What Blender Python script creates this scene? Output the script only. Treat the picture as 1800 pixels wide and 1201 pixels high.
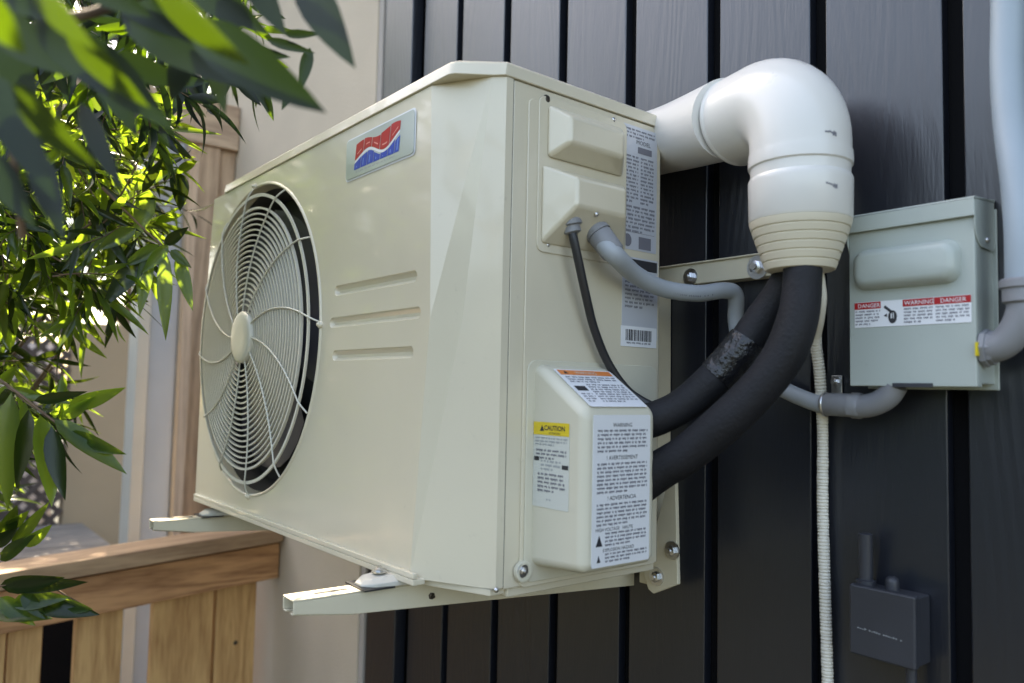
import bpy, bmesh, math, random
from mathutils import Vector, Matrix, noise
random.seed(7)
S = bpy.context.scene; COL = S.collection; V = Vector; PI = math.pi
for o in list(bpy.data.objects): bpy.data.objects.remove(o)

# ------------------------------------------------------------------ camera
CAM = V((0.8143, -1.0617, 0.2607)); YAW, PITCH, ROLL, FPX = -0.8921, 0.0624, 0.0213, 1380.6
cy, sy, cp, sp = math.cos(YAW), math.sin(YAW), math.cos(PITCH), math.sin(PITCH)
fwd = V((sy*cp, cy*cp, sp)); rt = V((cy, -sy, 0)); up = rt.cross(fwd)
cr, sr = math.cos(ROLL), math.sin(ROLL)
rt, up = cr*rt + sr*up, -sr*rt + cr*up
cd = bpy.data.cameras.new('camera'); cam = bpy.data.objects.new('camera', cd); COL.objects.link(cam)
cam.matrix_world = Matrix(((rt.x, up.x, -fwd.x, CAM.x), (rt.y, up.y, -fwd.y, CAM.y), (rt.z, up.z, -fwd.z, CAM.z), (0, 0, 0, 1)))
cd.sensor_width = 36; cd.lens = FPX/1800*36; cd.clip_start = 0.02; cd.clip_end = 500
cd.dof.use_dof = True; cd.dof.focus_distance = 1.25; cd.dof.aperture_fstop = 3.0
S.camera = cam

# ------------------------------------------------------------------ sky, sun, exposure
SUN_EL, SUN_B = math.radians(52), math.radians(3)
sund = V((-math.cos(SUN_EL)*math.cos(SUN_B), math.cos(SUN_EL)*math.sin(SUN_B), math.sin(SUN_EL)))
w = bpy.data.worlds.new("World"); S.world = w; w.use_nodes = True
nt = w.node_tree; bg = nt.nodes['Background']
sky = nt.nodes.new('ShaderNodeTexSky'); sky.sky_type = 'NISHITA'; sky.sun_disc = False
sky.sun_elevation = SUN_EL; sky.sun_rotation = math.radians(-85); sky.air_density = 1.0; sky.dust_density = 2.5
nt.links.new(sky.outputs[0], bg.inputs[0]); bg.inputs[1].default_value = 0.15
ld = bpy.data.lights.new('sun', 'SUN'); ld.energy = 4.2; ld.angle = math.radians(0.5); ld.color = (1, .95, .86)
lo = bpy.data.objects.new('sun', ld); COL.objects.link(lo)
lo.rotation_euler = sund.to_track_quat('Z', 'Y').to_euler()
S.view_settings.view_transform = 'Standard'; S.view_settings.look = 'None'
S.view_settings.exposure = 2.52; S.view_settings.use_white_balance = True; S.view_settings.white_balance_temperature = 8000; S.view_settings.white_balance_tint = 11; S.view_settings.gamma = 1
S.render.engine = 'CYCLES'
S.cycles.max_bounces = 8; S.cycles.transparent_max_bounces = 8

# ------------------------------------------------------------------ helpers
def ray(px, py): return fwd + rt*((px-900)/FPX) - up*((py-600.5)/FPX)
def at(px, py, ax, val):
    r = ray(px, py); return CAM + r*((val-CAM[ax])/r[ax])
def X(px, py, v): return at(px, py, 0, v)
def Y(px, py, v): return at(px, py, 1, v)
def atd(px, py, d): return CAM + ray(px, py)*d

MATS = {}
def mat(name, col, rough=.5, metal=0, bump=0, bscale=80, var=0, vscale=6, coat=0, spec=.5, stretch=(1, 1, 1), dirt=0):
    m = bpy.data.materials.new(name); m.use_nodes = True; n = m.node_tree.nodes; l = m.node_tree.links
    b = n['Principled BSDF']; b.inputs['Base Color'].default_value = (*col, 1)
    b.inputs['Roughness'].default_value = rough; b.inputs['Metallic'].default_value = metal
    b.inputs['Specular IOR Level'].default_value = spec
    b.inputs['Coat Weight'].default_value = coat; b.inputs['Coat Roughness'].default_value = .08
    tc = n.new('ShaderNodeTexCoord'); mp = n.new('ShaderNodeMapping'); mp.inputs['Scale'].default_value = stretch
    l.new(tc.outputs['Object'], mp.inputs[0])
    if var:
        t = n.new('ShaderNodeTexNoise'); t.inputs['Scale'].default_value = vscale; t.inputs['Detail'].default_value = 6
        l.new(mp.outputs[0], t.inputs[0])
        r = n.new('ShaderNodeValToRGB'); r.color_ramp.elements[0].position = .3; r.color_ramp.elements[1].position = .7
        r.color_ramp.elements[0].color = (*[c*(1-var) for c in col], 1); r.color_ramp.elements[1].color = (*[min(1, c*(1+var*.6)) for c in col], 1)
        l.new(t.outputs[0], r.inputs[0]); last = r.outputs[0]
        if dirt:
            t2 = n.new('ShaderNodeTexNoise'); t2.inputs['Scale'].default_value = 55; t2.inputs['Detail'].default_value = 8; t2.inputs['Roughness'].default_value = .7
            l.new(tc.outputs['Object'], t2.inputs[0])
            r2 = n.new('ShaderNodeValToRGB'); r2.color_ramp.elements[0].position = .62; r2.color_ramp.elements[1].position = .78
            l.new(t2.outputs[0], r2.inputs[0])
            mul = n.new('ShaderNodeMath'); mul.operation = 'MULTIPLY'; mul.inputs[1].default_value = dirt; l.new(r2.outputs[0], mul.inputs[0])
            mx = n.new('ShaderNodeMixRGB'); mx.inputs[2].default_value = (.16, .13, .09, 1)
            l.new(mul.outputs[0], mx.inputs[0]); l.new(last, mx.inputs[1]); last = mx.outputs[0]
        l.new(last, b.inputs['Base Color'])
        rr = n.new('ShaderNodeMapRange'); rr.inputs[3].default_value = max(.05, rough-.07); rr.inputs[4].default_value = rough+.07
        l.new(t.outputs[0], rr.inputs[0]); l.new(rr.outputs[0], b.inputs['Roughness'])
    if bump:
        t = n.new('ShaderNodeTexNoise'); t.inputs['Scale'].default_value = bscale; t.inputs['Detail'].default_value = 4
        l.new(mp.outputs[0], t.inputs[0])
        bp = n.new('ShaderNodeBump'); bp.inputs['Strength'].default_value = bump; bp.inputs['Distance'].default_value = .002
        l.new(t.outputs[0], bp.inputs['Height']); l.new(bp.outputs[0], b.inputs['Normal'])
    MATS[name] = m; return m

def wood(name, light, dark, axis, ring=9, rough=.7, bump=.5, bdist=.001):
    m = bpy.data.materials.new(name); m.use_nodes = True; n = m.node_tree.nodes; l = m.node_tree.links
    b = n['Principled BSDF']; b.inputs['Roughness'].default_value = rough
    tc = n.new('ShaderNodeTexCoord'); mp = n.new('ShaderNodeMapping')
    sc = [1, 1, 1]; sc[axis] = .10; mp.inputs['Scale'].default_value = sc
    l.new(tc.outputs['Object'], mp.inputs[0])
    t1 = n.new('ShaderNodeTexNoise'); t1.inputs['Scale'].default_value = 5; t1.inputs['Detail'].default_value = 2; l.new(mp.outputs[0], t1.inputs[0])
    k = n.new('ShaderNodeMath'); k.operation = 'MULTIPLY'; k.inputs[1].default_value = ring; l.new(t1.outputs[0], k.inputs[0])
    f = n.new('ShaderNodeMath'); f.operation = 'PINGPONG'; f.inputs[1].default_value = .5; l.new(k.outputs[0], f.inputs[0])
    t2 = n.new('ShaderNodeTexNoise'); t2.inputs['Scale'].default_value = 130; t2.inputs['Detail'].default_value = 5; l.new(mp.outputs[0], t2.inputs[0])
    a = n.new('ShaderNodeMath'); a.operation = 'MULTIPLY_ADD'; a.inputs[1].default_value = .9; l.new(f.outputs[0], a.inputs[0]); l.new(t2.outputs[0], a.inputs[2])
    r = n.new('ShaderNodeValToRGB'); r.color_ramp.elements[0].position = .35; r.color_ramp.elements[1].position = .95
    r.color_ramp.elements[0].color = (*dark, 1); r.color_ramp.elements[1].color = (*light, 1)
    l.new(a.outputs[0], r.inputs[0]); l.new(r.outputs[0], b.inputs['Base Color'])
    bp = n.new('ShaderNodeBump'); bp.inputs['Strength'].default_value = bump; bp.inputs['Distance'].default_value = bdist
    l.new(a.outputs[0], bp.inputs['Height']); l.new(bp.outputs[0], b.inputs['Normal'])
    MATS[name] = m; return m

def leafmat(name, base, trans, tw=.5, rough=.35, old=.0):
    m = bpy.data.materials.new(name); m.use_nodes = True; n = m.node_tree.nodes; l = m.node_tree.links
    b = n['Principled BSDF']; b.inputs['Roughness'].default_value = rough
    g = n.new('ShaderNodeNewGeometry')
    r = n.new('ShaderNodeValToRGB'); e = r.color_ramp.elements
    e[0].color = (*[c*.55 for c in base], 1); e[1].color = (*[c*1.45 for c in base], 1)
    l.new(g.outputs['Random Per Island'], r.inputs[0]); l.new(r.outputs[0], b.inputs['Base Color'])
    t = n.new('ShaderNodeBsdfTranslucent')
    r2 = n.new('ShaderNodeValToRGB'); e = r2.color_ramp.elements
    e[0].position = old; e[1].position = min(1, old+.35) if old else 1
    e[0].color = (*[c*(.6 if not old else .12) for c in trans], 1); e[1].color = (*[min(1, c*1.3) for c in trans], 1)
    l.new(g.outputs['Random Per Island'], r2.inputs[0]); l.new(r2.outputs[0], t.inputs[0])
    mx = n.new('ShaderNodeMixShader'); mx.inputs[0].default_value = tw
    l.new(b.outputs[0], mx.inputs[1]); l.new(t.outputs[0], mx.inputs[2]); l.new(mx.outputs[0], n['Material Output'].inputs[0])
    MATS[name] = m; return m

def tagp(o, label=None, cat=None, group=None, kind=None):
    if label: o['label'] = label
    if cat: o['category'] = cat
    if group: o['group'] = group
    if kind: o['kind'] = kind
    return o
def thing(name, label, cat, loc, group=None):
    o = bpy.data.objects.new(name, None); COL.objects.link(o); o.location = V(loc); o.empty_display_size = .05
    return tagp(o, label, cat, group)
def wloc(o):
    p = V((0, 0, 0))
    while o: p += o.location; o = o.parent
    return p
def obj(name, bm, mats, parent=None, bevel=0, seg=2, loc=None, ang=32, smooth=True, label=None):
    """bm holds WORLD coordinates; the object gets its origin at loc (or at the parent's)"""
    base = wloc(parent) if parent else V((0, 0, 0))
    org = V(loc) if loc is not None else base
    bmesh.ops.translate(bm, vec=-org, verts=bm.verts)
    bmesh.ops.recalc_face_normals(bm, faces=bm.faces) if not getattr(bm, '_keep', False) else None
    me = bpy.data.meshes.new(name); bm.to_mesh(me); bm.free()
    for m in (mats if isinstance(mats, (list, tuple)) else [mats]): me.materials.append(MATS[m])
    if smooth:
        me.polygons.foreach_set('use_smooth', [True]*len(me.polygons)); me.set_sharp_from_angle(angle=math.radians(ang))
    o = bpy.data.objects.new(name, me); COL.objects.link(o)
    if parent: o.parent = parent
    o.location = org - base
    if bevel:
        b = o.modifiers.new('bevel', 'BEVEL'); b.width = bevel; b.segments = seg; b.limit_method = 'ANGLE'; b.angle_limit = math.radians(30); b.harden_normals = True
    if label: o['label'] = label
    return o

def BM(): return bmesh.new()
def hexa(bm, p, mi=0):
    vs = [bm.verts.new(q) for q in p]
    for f in ((0, 3, 2, 1), (4, 5, 6, 7), (0, 1, 5, 4), (1, 2, 6, 5), (2, 3, 7, 6), (3, 0, 4, 7)):
        bm.faces.new([vs[i] for i in f]).material_index = mi
def box(bm, a, b, mi=0):
    x0, y0, z0 = a; x1, y1, z1 = b
    hexa(bm, [(x0, y0, z0), (x1, y0, z0), (x1, y1, z0), (x0, y1, z0), (x0, y0, z1), (x1, y0, z1), (x1, y1, z1), (x0, y1, z1)], mi)
def bar(bm, p, q, w, h, upv=V((0, 0, 1)), mi=0):
    """box beam from p to q: w across, h along upv"""
    p, q = V(p), V(q); d = (q-p).normalized(); s = d.cross(upv).normalized(); u = s.cross(d)
    c = [(-1, -1), (1, -1), (1, 1), (-1, 1)]
    hexa(bm, [p+s*a*w/2+u*b*h/2 for a, b in c]+[q+s*a*w/2+u*b*h/2 for a, b in c], mi)
def prism(bm, poly, vec, mi=0):
    """poly: list of 3D points, extruded by vec"""
    a = [bm.verts.new(p) for p in poly]; b = [bm.verts.new(V(p)+V(vec)) for p in poly]
    n = len(a); bm.faces.new(a[::-1]).material_index = mi; bm.faces.new(b).material_index = mi
    for i in range(n): bm.faces.new((a[i], a[(i+1) % n], b[(i+1) % n], b[i])).material_index = mi
def loft(bm, rings, cap0=True, cap1=True, mi=0):
    R_ = [[bm.verts.new(p) for p in r] for r in rings]; n = len(R_[0])
    for a, b in zip(R_, R_[1:]):
        for i in range(n): bm.faces.new((a[i], a[(i+1) % n], b[(i+1) % n], b[i])).material_index = mi
    if cap0: bm.faces.new(R_[0][::-1]).material_index = mi
    if cap1: bm.faces.new(R_[-1]).material_index = mi
def catmull(P, n=8):
    P = [V(p) for p in P]; Q = [2*P[0]-P[1]]+P+[2*P[-1]-P[-2]]; out = []
    for i in range(1, len(Q)-2):
        a, b, c, d = Q[i-1:i+3]
        for k in range(n):
            t = k/n; out.append(.5*((2*b)+(c-a)*t+(2*a-5*b+4*c-d)*t*t+(3*b-a-3*c+d)*t**3))
    out.append(P[-1]); return out
def tube(bm, path, r, n=20, caps=True, mi=0):
    """r: number or function of (fraction, length)"""
    path = [V(p) for p in path]; L = [0]
    for a, b in zip(path, path[1:]): L.append(L[-1]+(b-a).length)
    t = (path[1]-path[0]).normalized(); s = t.orthogonal().normalized(); rings = []
    for i, p in enumerate(path):
        a = path[max(i-1, 0)]; b = path[min(i+1, len(path)-1)]; t = (b-a).normalized()
        s = (s-t*s.dot(t)).normalized(); u = t.cross(s)
        rr = r(L[i]/L[-1], L[i]) if callable(r) else r
        rings.append([p+(s*math.cos(2*PI*k/n)+u*math.sin(2*PI*k/n))*rr for k in range(n)])
    loft(bm, rings, caps, caps, mi)
def lathe(bm, p, axis, prof, n=32, caps=True, mi=0):
    """prof: (distance along axis, radius)"""
    axis = V(axis).normalized(); s = axis.orthogonal().normalized(); u = axis.cross(s)
    loft(bm, [[V(p)+axis*d+(s*math.cos(2*PI*k/n)+u*math.sin(2*PI*k/n))*r for k in range(n)] for d, r in prof], caps, caps, mi)
def hexbolt(bm, p, ax, r=.009, h=.006):
    lathe(bm, V(p), ax, [(0, r*1.75), (.0015, r*1.75)], 20)
    lathe(bm, V(p)+V(ax)*.0016, ax, [(0, r), (h*.85, r), (h, r*.82)], 6)
    lathe(bm, V(p)+V(ax)*(.0016+h), ax, [(0, r*.5), (.004, r*.5)], 12)
def screw(bm, p, ax, r=.004):
    lathe(bm, V(p), ax, [(0, r*1.15), (.0008, r*1.15), (.0025, r*.9), (.0032, r*.45)], 14)
def rrect(u0, v0, u1, v1, r, k=5):
    out = []
    for cx_, cy_, a0 in ((u1-r, v1-r, 0), (u0+r, v1-r, 90), (u0+r, v0+r, 180), (u1-r, v0+r, 270)):
        for i in range(k+1):
            a = math.radians(a0+90*i/k); out.append((cx_+r*math.cos(a), cy_+r*math.sin(a)))
    return out

class Decal:
    """printed flat label: base sheet plus ink 0.25 mm above, in the plane O + u*U + v*W"""
    def __init__(s, O, U, W, mats):
        s.O, s.U, s.W = V(O), V(U).normalized(), V(W).normalized(); s.N = s.U.cross(s.W).normalized(); s.bm = BM(); s.bm_keep = True; s.mats = mats
    def p(s, u, v, k): return s.O+s.U*u+s.W*v+s.N*(.0004+.00025*k)
    def poly(s, pts, mi, k=1):
        f = s.bm.faces.new([s.bm.verts.new(s.p(u, v, k)) for u, v in pts]); f.material_index = mi
    def rect(s, u0, v0, u1, v1, mi, k=1): s.poly([(u0, v0), (u1, v0), (u1, v1), (u0, v1)], mi, k)
    def sheet(s, w_, h_, mi, r=.002):
        pts = rrect(0, 0, w_, h_, r); prism(s.bm, [s.O+s.U*u+s.W*v+s.N*-.0002 for u, v in pts], s.N*.0005, mi)
    def text(s, t, u, v, size, mi, k=1, align='LEFT', sx=1, bold=0, shear=0):
        cu = bpy.data.curves.new('t', 'FONT'); cu.body = t; cu.size = size; cu.align_x = align; cu.offset = bold; cu.resolution_u = 2; cu.shear = shear
        o = bpy.data.objects.new('t', cu); COL.objects.link(o); bpy.context.view_layer.update()
        me = bpy.data.meshes.new_from_object(o.evaluated_get(bpy.context.evaluated_depsgraph_get()))
        vs = [s.bm.verts.new(s.p(u+q.co.x*sx, v+q.co.y, k)) for q in me.vertices]
        for f in me.polygons:
            try: s.bm.faces.new([vs[i] for i in f.vertices]).material_index = mi
            except ValueError: pass
        bpy.data.objects.remove(o); bpy.data.curves.remove(cu); bpy.data.meshes.remove(me)
    def lines(s, u0, v1, u1, n, pitch, mi, h=.5, rnd=random, last=.6, k=1):
        """small unreadable print: rows of letter-like strokes grouped in words"""
        for i in range(n):
            v = v1-i*pitch; u = u0; end = u1 if i < n-1 else u0+(u1-u0)*last
            while u < end:
                for _ in range(rnd.randint(2, 8)):
                    if u >= end: break
                    lw = pitch*rnd.uniform(.22, .42); hh = pitch*h*rnd.uniform(.75, 1.25)
                    s.rect(u, v-hh, u+lw*.72, v, mi, k); u += lw
                u += pitch*.45
    def make(s, name, parent):
        return obj(name, s.bm, s.mats, parent, smooth=False)

# ------------------------------------------------------------------ materials
IV = (.635, .575, .445)
mat('ivory_paint', IV, .32, coat=.5, bump=.06, bscale=380, var=.05, vscale=3, dirt=.2)
mat('ivory_plastic', (.60, .565, .45), .42, bump=.05, bscale=300, var=.04, vscale=5)
mat('ivory_steel', (.66, .60, .455), .4, coat=.15, var=.06, vscale=12, dirt=.25)
mat('grille_plastic', (.62, .60, .52), .4)
mat('dark_inside', (.006, .006, .008), .7)
mat('fan_blade', (.014, .014, .035), .35)
mat('pvc_white', (.67, .65, .615), .3, var=.04, vscale=5, coat=.1, dirt=.07)
mat('pvc_beige', (.60, .54, .42), .45, var=.05, vscale=8)
mat('black_foam', (.010, .010, .013), .66, spec=.35, bump=.5, bscale=200, var=.35, vscale=18, dirt=.10)
mat('black_tape', (.012, .012, .014), .2, bump=1.0, bscale=75)
MATS['black_tape'].node_tree.nodes['Bump'].inputs['Distance'].default_value = .006
mat('black_rubber', (.018, .018, .02), .45)
mat('conduit_grey', (.34, .37, .40), .42, bump=.05, bscale=120, var=.06, vscale=15)
mat('pvc_blue_grey', (.31, .37, .42), .4, var=.05, vscale=10)
mat('fitting_grey', (.23, .235, .25), .5, var=.06, vscale=20)
mat('box_paint', (.40, .44, .405), .36, coat=.2, bump=.05, bscale=420, var=.07, vscale=5, dirt=.16)
mat('zinc', (.62, .62, .63), .3, metal=1, bump=.15, bscale=200)
mat('zinc_dark', (.10, .085, .07), .45, metal=1)
mat('utility_paint', (.034, .036, .044), .45, var=.15, vscale=9, bump=.1)
mat('hose_beige', (.68, .64, .55), .5, var=.05)
mat('label_white', (.74, .75, .77), .4)
mat('label_silver', (.55, .57, .62), .35, metal=.2)
mat('label_clear', (.57, .58, .53), .35)
mat('ink_black', (.03, .03, .035), .5)
mat('ink_grey', (.16, .16, .19), .5)
mat('ink_soft', (.33, .35, .36), .5)
mat('ink_red', (.42, .006, .010), .4)
mat('ink_orange', (.72, .22, .06), .4)
mat('ink_yellow', (.68, .50, .03), .4)
mat('ink_blue', (.004, .045, .36), .35)
mat('badge_silver', (.45, .50, .48), .28, metal=.5)
mat('badge_red_light', (.75, .30, .26), .35)
mat('badge_blue_light', (.16, .30, .66), .35)
mat('yellow_plastic', (.65, .5, .02), .4)
mat('stucco_tan', (.52, .43, .335), .85, bump=.7, bscale=220, var=.08, vscale=4)
mat('stucco_edge', (.36, .32, .29), .85, bump=.6, bscale=220, var=.06)
mat('panel_tan', (.27, .205, .135), .8, var=.1, vscale=3, bump=.2)
mat('column_white', (.32, .36, .405), .45, var=.05)
mat('column_trim', (.50, .48, .42), .5, var=.05)
mat('panel_trim', (.33, .27, .20), .6, var=.1)
mat('lattice_dark', (.05, .035, .03), .7)
mat('white_paint', (.80, .74, .72), .6, var=.08)
mat('soil', (.03, .032, .022), .95, var=.5, vscale=3, bump=1, bscale=12)
mat('bark', (.16, .10, .06), .8, var=.3, vscale=40, bump=.5)
mat('twig_green', (.24, .22, .10), .6, var=.3, vscale=40)
mat('shade_black', (.006, .006, .007), .9, spec=.1)  # near-black standing in for shade, behind the grooves and under the ledge
mat('soffit_paint', (.55, .52, .48), .6)
mat('hedge_green', (.035, .06, .02), .8, var=.6, vscale=7, bump=1, bscale=10)
wood('cedar_rail', (.52, .27, .125), (.25, .11, .045), 1, ring=16)
wood('cedar_picket', (.58, .34, .14), (.36, .18, .065), 2, ring=12)
wood('cap_wood', (.44, .29, .18), (.25, .15, .09), 1, ring=8)
wood('old_wood', (.54, .37, .25), (.31, .20, .13), 2, ring=14)
wood('old_wood_beam', (.56, .40, .28), (.33, .22, .155), 1, ring=14)
wood('grey_wood', (.20, .175, .15), (.10, .085, .075), 1, ring=14)
leafmat('leaf_shaded', (.007, .016, .0055), (.014, .032, .004), .3, .5)  # shaded copy of the near leaf, shade put into its colour
leafmat('leaf_sunlit', (.014, .032, .006), (.10, .18, .006), .48, .42)  # sunlit copy of the same leaf, sun put into its colour
leafmat('leaf_mid', (.026, .052, .014), (.30, .45, .03), .5, .22, .30)
leafmat('leaf_far', (.022, .045, .012), (.2, .3, .03), .42, .4, .3)

# dark siding paint with pressed wood grain
def siding_mat():
    m = bpy.data.materials.new('siding'); m.use_nodes = True; n = m.node_tree.nodes; l = m.node_tree.links
    b = n['Principled BSDF']; b.inputs['Base Color'].default_value = (.0100, .0122, .0190, 1); b.inputs['Roughness'].default_value = .40
    b.inputs['Specular IOR Level'].default_value = .55; b.inputs['Coat Weight'].default_value = .38; b.inputs['Coat Roughness'].default_value = .28; b.inputs['Coat IOR'].default_value = 1.7
    tc = n.new('ShaderNodeTexCoord'); mp = n.new('ShaderNodeMapping'); mp.inputs['Scale'].default_value = (1, 1, .11); l.new(tc.outputs['Object'], mp.inputs[0])
    t1 = n.new('ShaderNodeTexNoise'); t1.inputs['Scale'].default_value = 5.5; t1.inputs['Detail'].default_value = 1.5; l.new(mp.outputs[0], t1.inputs[0])
    k = n.new('ShaderNodeMath'); k.operation = 'MULTIPLY'; k.inputs[1].default_value = 26; l.new(t1.outputs[0], k.inputs[0])
    f = n.new('ShaderNodeMath'); f.operation = 'PINGPONG'; f.inputs[1].default_value = .5; l.new(k.outputs[0], f.inputs[0])
    t2 = n.new('ShaderNodeTexNoise'); t2.inputs['Scale'].default_value = 230; t2.inputs['Detail'].default_value = 3; l.new(mp.outputs[0], t2.inputs[0])
    t3 = n.new('ShaderNodeTexNoise'); t3.inputs['Scale'].default_value = 2.2; t3.inputs['Detail'].default_value = 5; l.new(tc.outputs['Object'], t3.inputs[0])
    a = n.new('ShaderNodeMath'); a.operation = 'MULTIPLY_ADD'; a.inputs[1].default_value = 1.1; l.new(f.outputs[0], a.inputs[0]); l.new(t2.outputs[0], a.inputs[2])
    bp = n.new('ShaderNodeBump'); bp.inputs['Strength'].default_value = .36; bp.inputs['Distance'].default_value = .0010
    l.new(a.outputs[0], bp.inputs['Height']); l.new(bp.outputs[0], b.inputs['Normal']); l.new(bp.outputs[0], b.inputs['Coat Normal'])
    rr = n.new('ShaderNodeMapRange'); rr.inputs[1].default_value = .3; rr.inputs[2].default_value = .7; rr.inputs[3].default_value = .30; rr.inputs[4].default_value = .42
    l.new(t3.outputs[0], rr.inputs[0]); l.new(rr.outputs[0], b.inputs['Roughness'])
    MATS['siding'] = m
siding_mat()

# ================================================================== SETTING
GZ = -1.7
bm = BM(); bmesh.ops.create_grid(bm, x_segments=40, y_segments=40, size=60)
for v in bm.verts: v.co.z = GZ + .05*noise.noise(v.co*.6)
tagp(obj('ground', bm, 'soil', None), kind='structure')

# ------------------------------------------------------------------ dark sided house wall
s_, x0_, TOP = .1875, -.73, 2.45
hw = thing('house_wall', 'dark charcoal house wall of grooved vertical siding boards behind the heat pump', 'wall', (0, 0, GZ))
bm = BM(); box(bm, (-1.09, .020, GZ), (3.2, .12, TOP)); obj('backing', bm, 'shade_black', hw); bm = BM()  # groove floor blackened to paint in the shade between boards
g = .0122
edges = [-.915+.012]+[x0_+i*s_ for i in range(0, 20)]
for a, b in zip(edges, edges[1:]): box(bm, (a+g, 0, GZ), (b-g, .0198, TOP))
obj('siding', bm, 'siding', hw, bevel=.0022, seg=2)
bm = BM(); box(bm, (-1.062, -.022, GZ), (-.918, .0125, TOP)); obj('corner_trim', bm, 'siding', hw, bevel=.003)
bm = BM(); box(bm, (-3.9, -.405, TOP), (3.2, .5, TOP+.05)); box(bm, (-3.9, -.43, TOP-.02), (3.2, -.4055, TOP+.16)); obj('shade_eave', bm, 'soffit_paint', hw)  # unseen eave, overhang sized to keep the sun off the unit

# ------------------------------------------------------------------ tan stucco wall
tw = thing('tan_wall', 'tan stucco wall left of the dark siding, behind the far end of the unit', 'wall', (-1.7, 0, GZ))
bm = BM(); box(bm, (-2.35, -.03, GZ), (-1.092, .16, TOP)); obj('stucco', bm, 'stucco_tan', tw, bevel=.004)
bm = BM(); box(bm, (-1.0915, -.026, GZ), (-1.067, .012, TOP)); obj('edge_trim', bm, 'stucco_edge', tw, bevel=.002)

# ================================================================== HEAT PUMP UNIT
F, BK, H = -.4824, -.108, .70
hp = thing('heat_pump_unit', 'ivory wall-mounted outdoor heat pump unit with round fan grille and stickers on its side', 'heat pump', (-.5, -.3, 0))
FC = V((-.728, F, .354)); FR = .306
def frontpanel():
    bm = BM(); Zs = [.004, .356, .683]
    A = [-.115, -.082, -.095]; B = [(-.021, -.430), (-.052, -.450), (-.014, -.438)]; AL = [-1.04, -1.038, -1.0]; BL = [(-1.045, -.45), (-1.043, -.45), (-1.01, -.45)]
    y = F
    outer = [(A[0], Zs[0]), (A[1], Zs[1]), (A[2], Zs[2]), (AL[2], Zs[2]), (AL[1], Zs[1]), (AL[0], Zs[0])]
    ov = [bm.verts.new((x, y, z)) for x, z in outer]; edges_ = [bm.edges.new((ov[i], ov[(i+1) % 6])) for i in range(6)]
    def loop(pts, yy=y): return [bm.verts.new((x, yy, z)) for x, z in pts]
    def le(vs): return [bm.edges.new((vs[i], vs[(i+1) % len(vs)])) for i in range(len(vs))]
    n = 96; hole = loop([(FC.x+FR*math.cos(2*PI*k/n), FC.z+FR*math.sin(2*PI*k/n)) for k in range(n)]); edges_ += le(hole)
    slots = []
    for (xa, xb, zc) in ((-.372, -.118, .418), (-.386, -.106, .366), (-.372, -.122, .3115)):
        pts = rrect(xa, zc-.0085, xb, zc+.0085, .0084, 4); vs = loop(pts); edges_ += le(vs); slots.append((pts, vs, xa, xb, zc))
    bmesh.ops.triangle_fill(bm, edges=edges_, use_beauty=True)
    bm.faces.ensure_lookup_table()
    # remove faces inside holes
    for f in list(bm.faces):
        c = f.calc_center_median()
        if (c-FC).length < FR*.98 and all((v.co-FC).length < FR+1e-4 for v in f.verts): bm.faces.remove(f); continue
        for pts, vs, xa, xb, zc in slots:
            if all(v in vs for v in f.verts): bm.faces.remove(f); break
    for pts, vs, xa, xb, zc in slots:      # dished louvre recess
        p1 = rrect(xa+.002, zc-.0065, xb-.002, zc+.0065, .0064, 4); v1 = loop(p1, y+.0035)
        p2 = rrect(xa+.005, zc-.0035, xb-.005, zc+.001, .0022, 4); v2 = loop(p2, y+.0065)
        for a, b in ((vs, v1), (v1, v2)):
            for i in range(len(a)): bm.faces.new((a[i], a[(i+1) % len(a)], b[(i+1) % len(a)], b[i]))
        bm.faces.new(v2)
    # lip turned into the fan opening
    h2 = [bm.verts.new((FC.x+(FR-.004)*math.cos(2*PI*k/n), y+.02, FC.z+(FR-.004)*math.sin(2*PI*k/n))) for k in range(n)]
    for i in range(n): bm.faces.new((hole[i], hole[(i+1) % n], h2[(i+1) % n], h2[i]))
    # faceted right corner
    Av = ov[0:3]; Bv = [bm.verts.new((B[i][0], B[i][1], Zs[i]-.002*(i == 0))) for i in range(3)]
    Cv = [bm.verts.new((.0005, -.424, z)) for z in Zs]
    for i in range(2):
        bm.faces.new((Av[i], Bv[i], Bv[i+1])) ; bm.faces.new((Av[i], Bv[i+1], Av[i+1])) if i == 0 else bm.faces.new((Av[i], Bv[i+1], Av[i+1]))
        bm.faces.new((Bv[i], Cv[i], Cv[i+1], Bv[i+1]))
    Rv = [bm.verts.new((.0005, -.412, z)) for z in Zs]
    for i in range(2): bm.faces.new((Cv[i], Rv[i], Rv[i+1], Cv[i+1]))
    # left corner
    A2 = [ov[5], ov[4], ov[3]]; B2 = [bm.verts.new((BL[i][0], BL[i][1], Zs[i])) for i in range(3)]; C2 = [bm.verts.new((-1.02, -.40, z)) for z in Zs]
    for i in range(2):
        bm.faces.new((A2[i+1], B2[i+1], B2[i], A2[i])); bm.faces.new((B2[i+1], C2[i+1], C2[i], B2[i]))
    o = obj('front_panel', bm, 'ivory_paint', hp, ang=9); o.modifiers.new('bevel', 'BEVEL'); b = o.modifiers['bevel']; b.width = .0022; b.segments = 2; b.limit_method = 'ANGLE'; b.angle_limit = math.radians(8); b.harden_normals = True
    return o
fp = frontpanel()
# cabinet behind the front panel
bm = BM()
box(bm, (-1.0, -.411, .003), (-.0008, BK, .6815))
for i in range(0): pass
cab = obj('cabinet', bm, 'dark_inside', hp)
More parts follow.
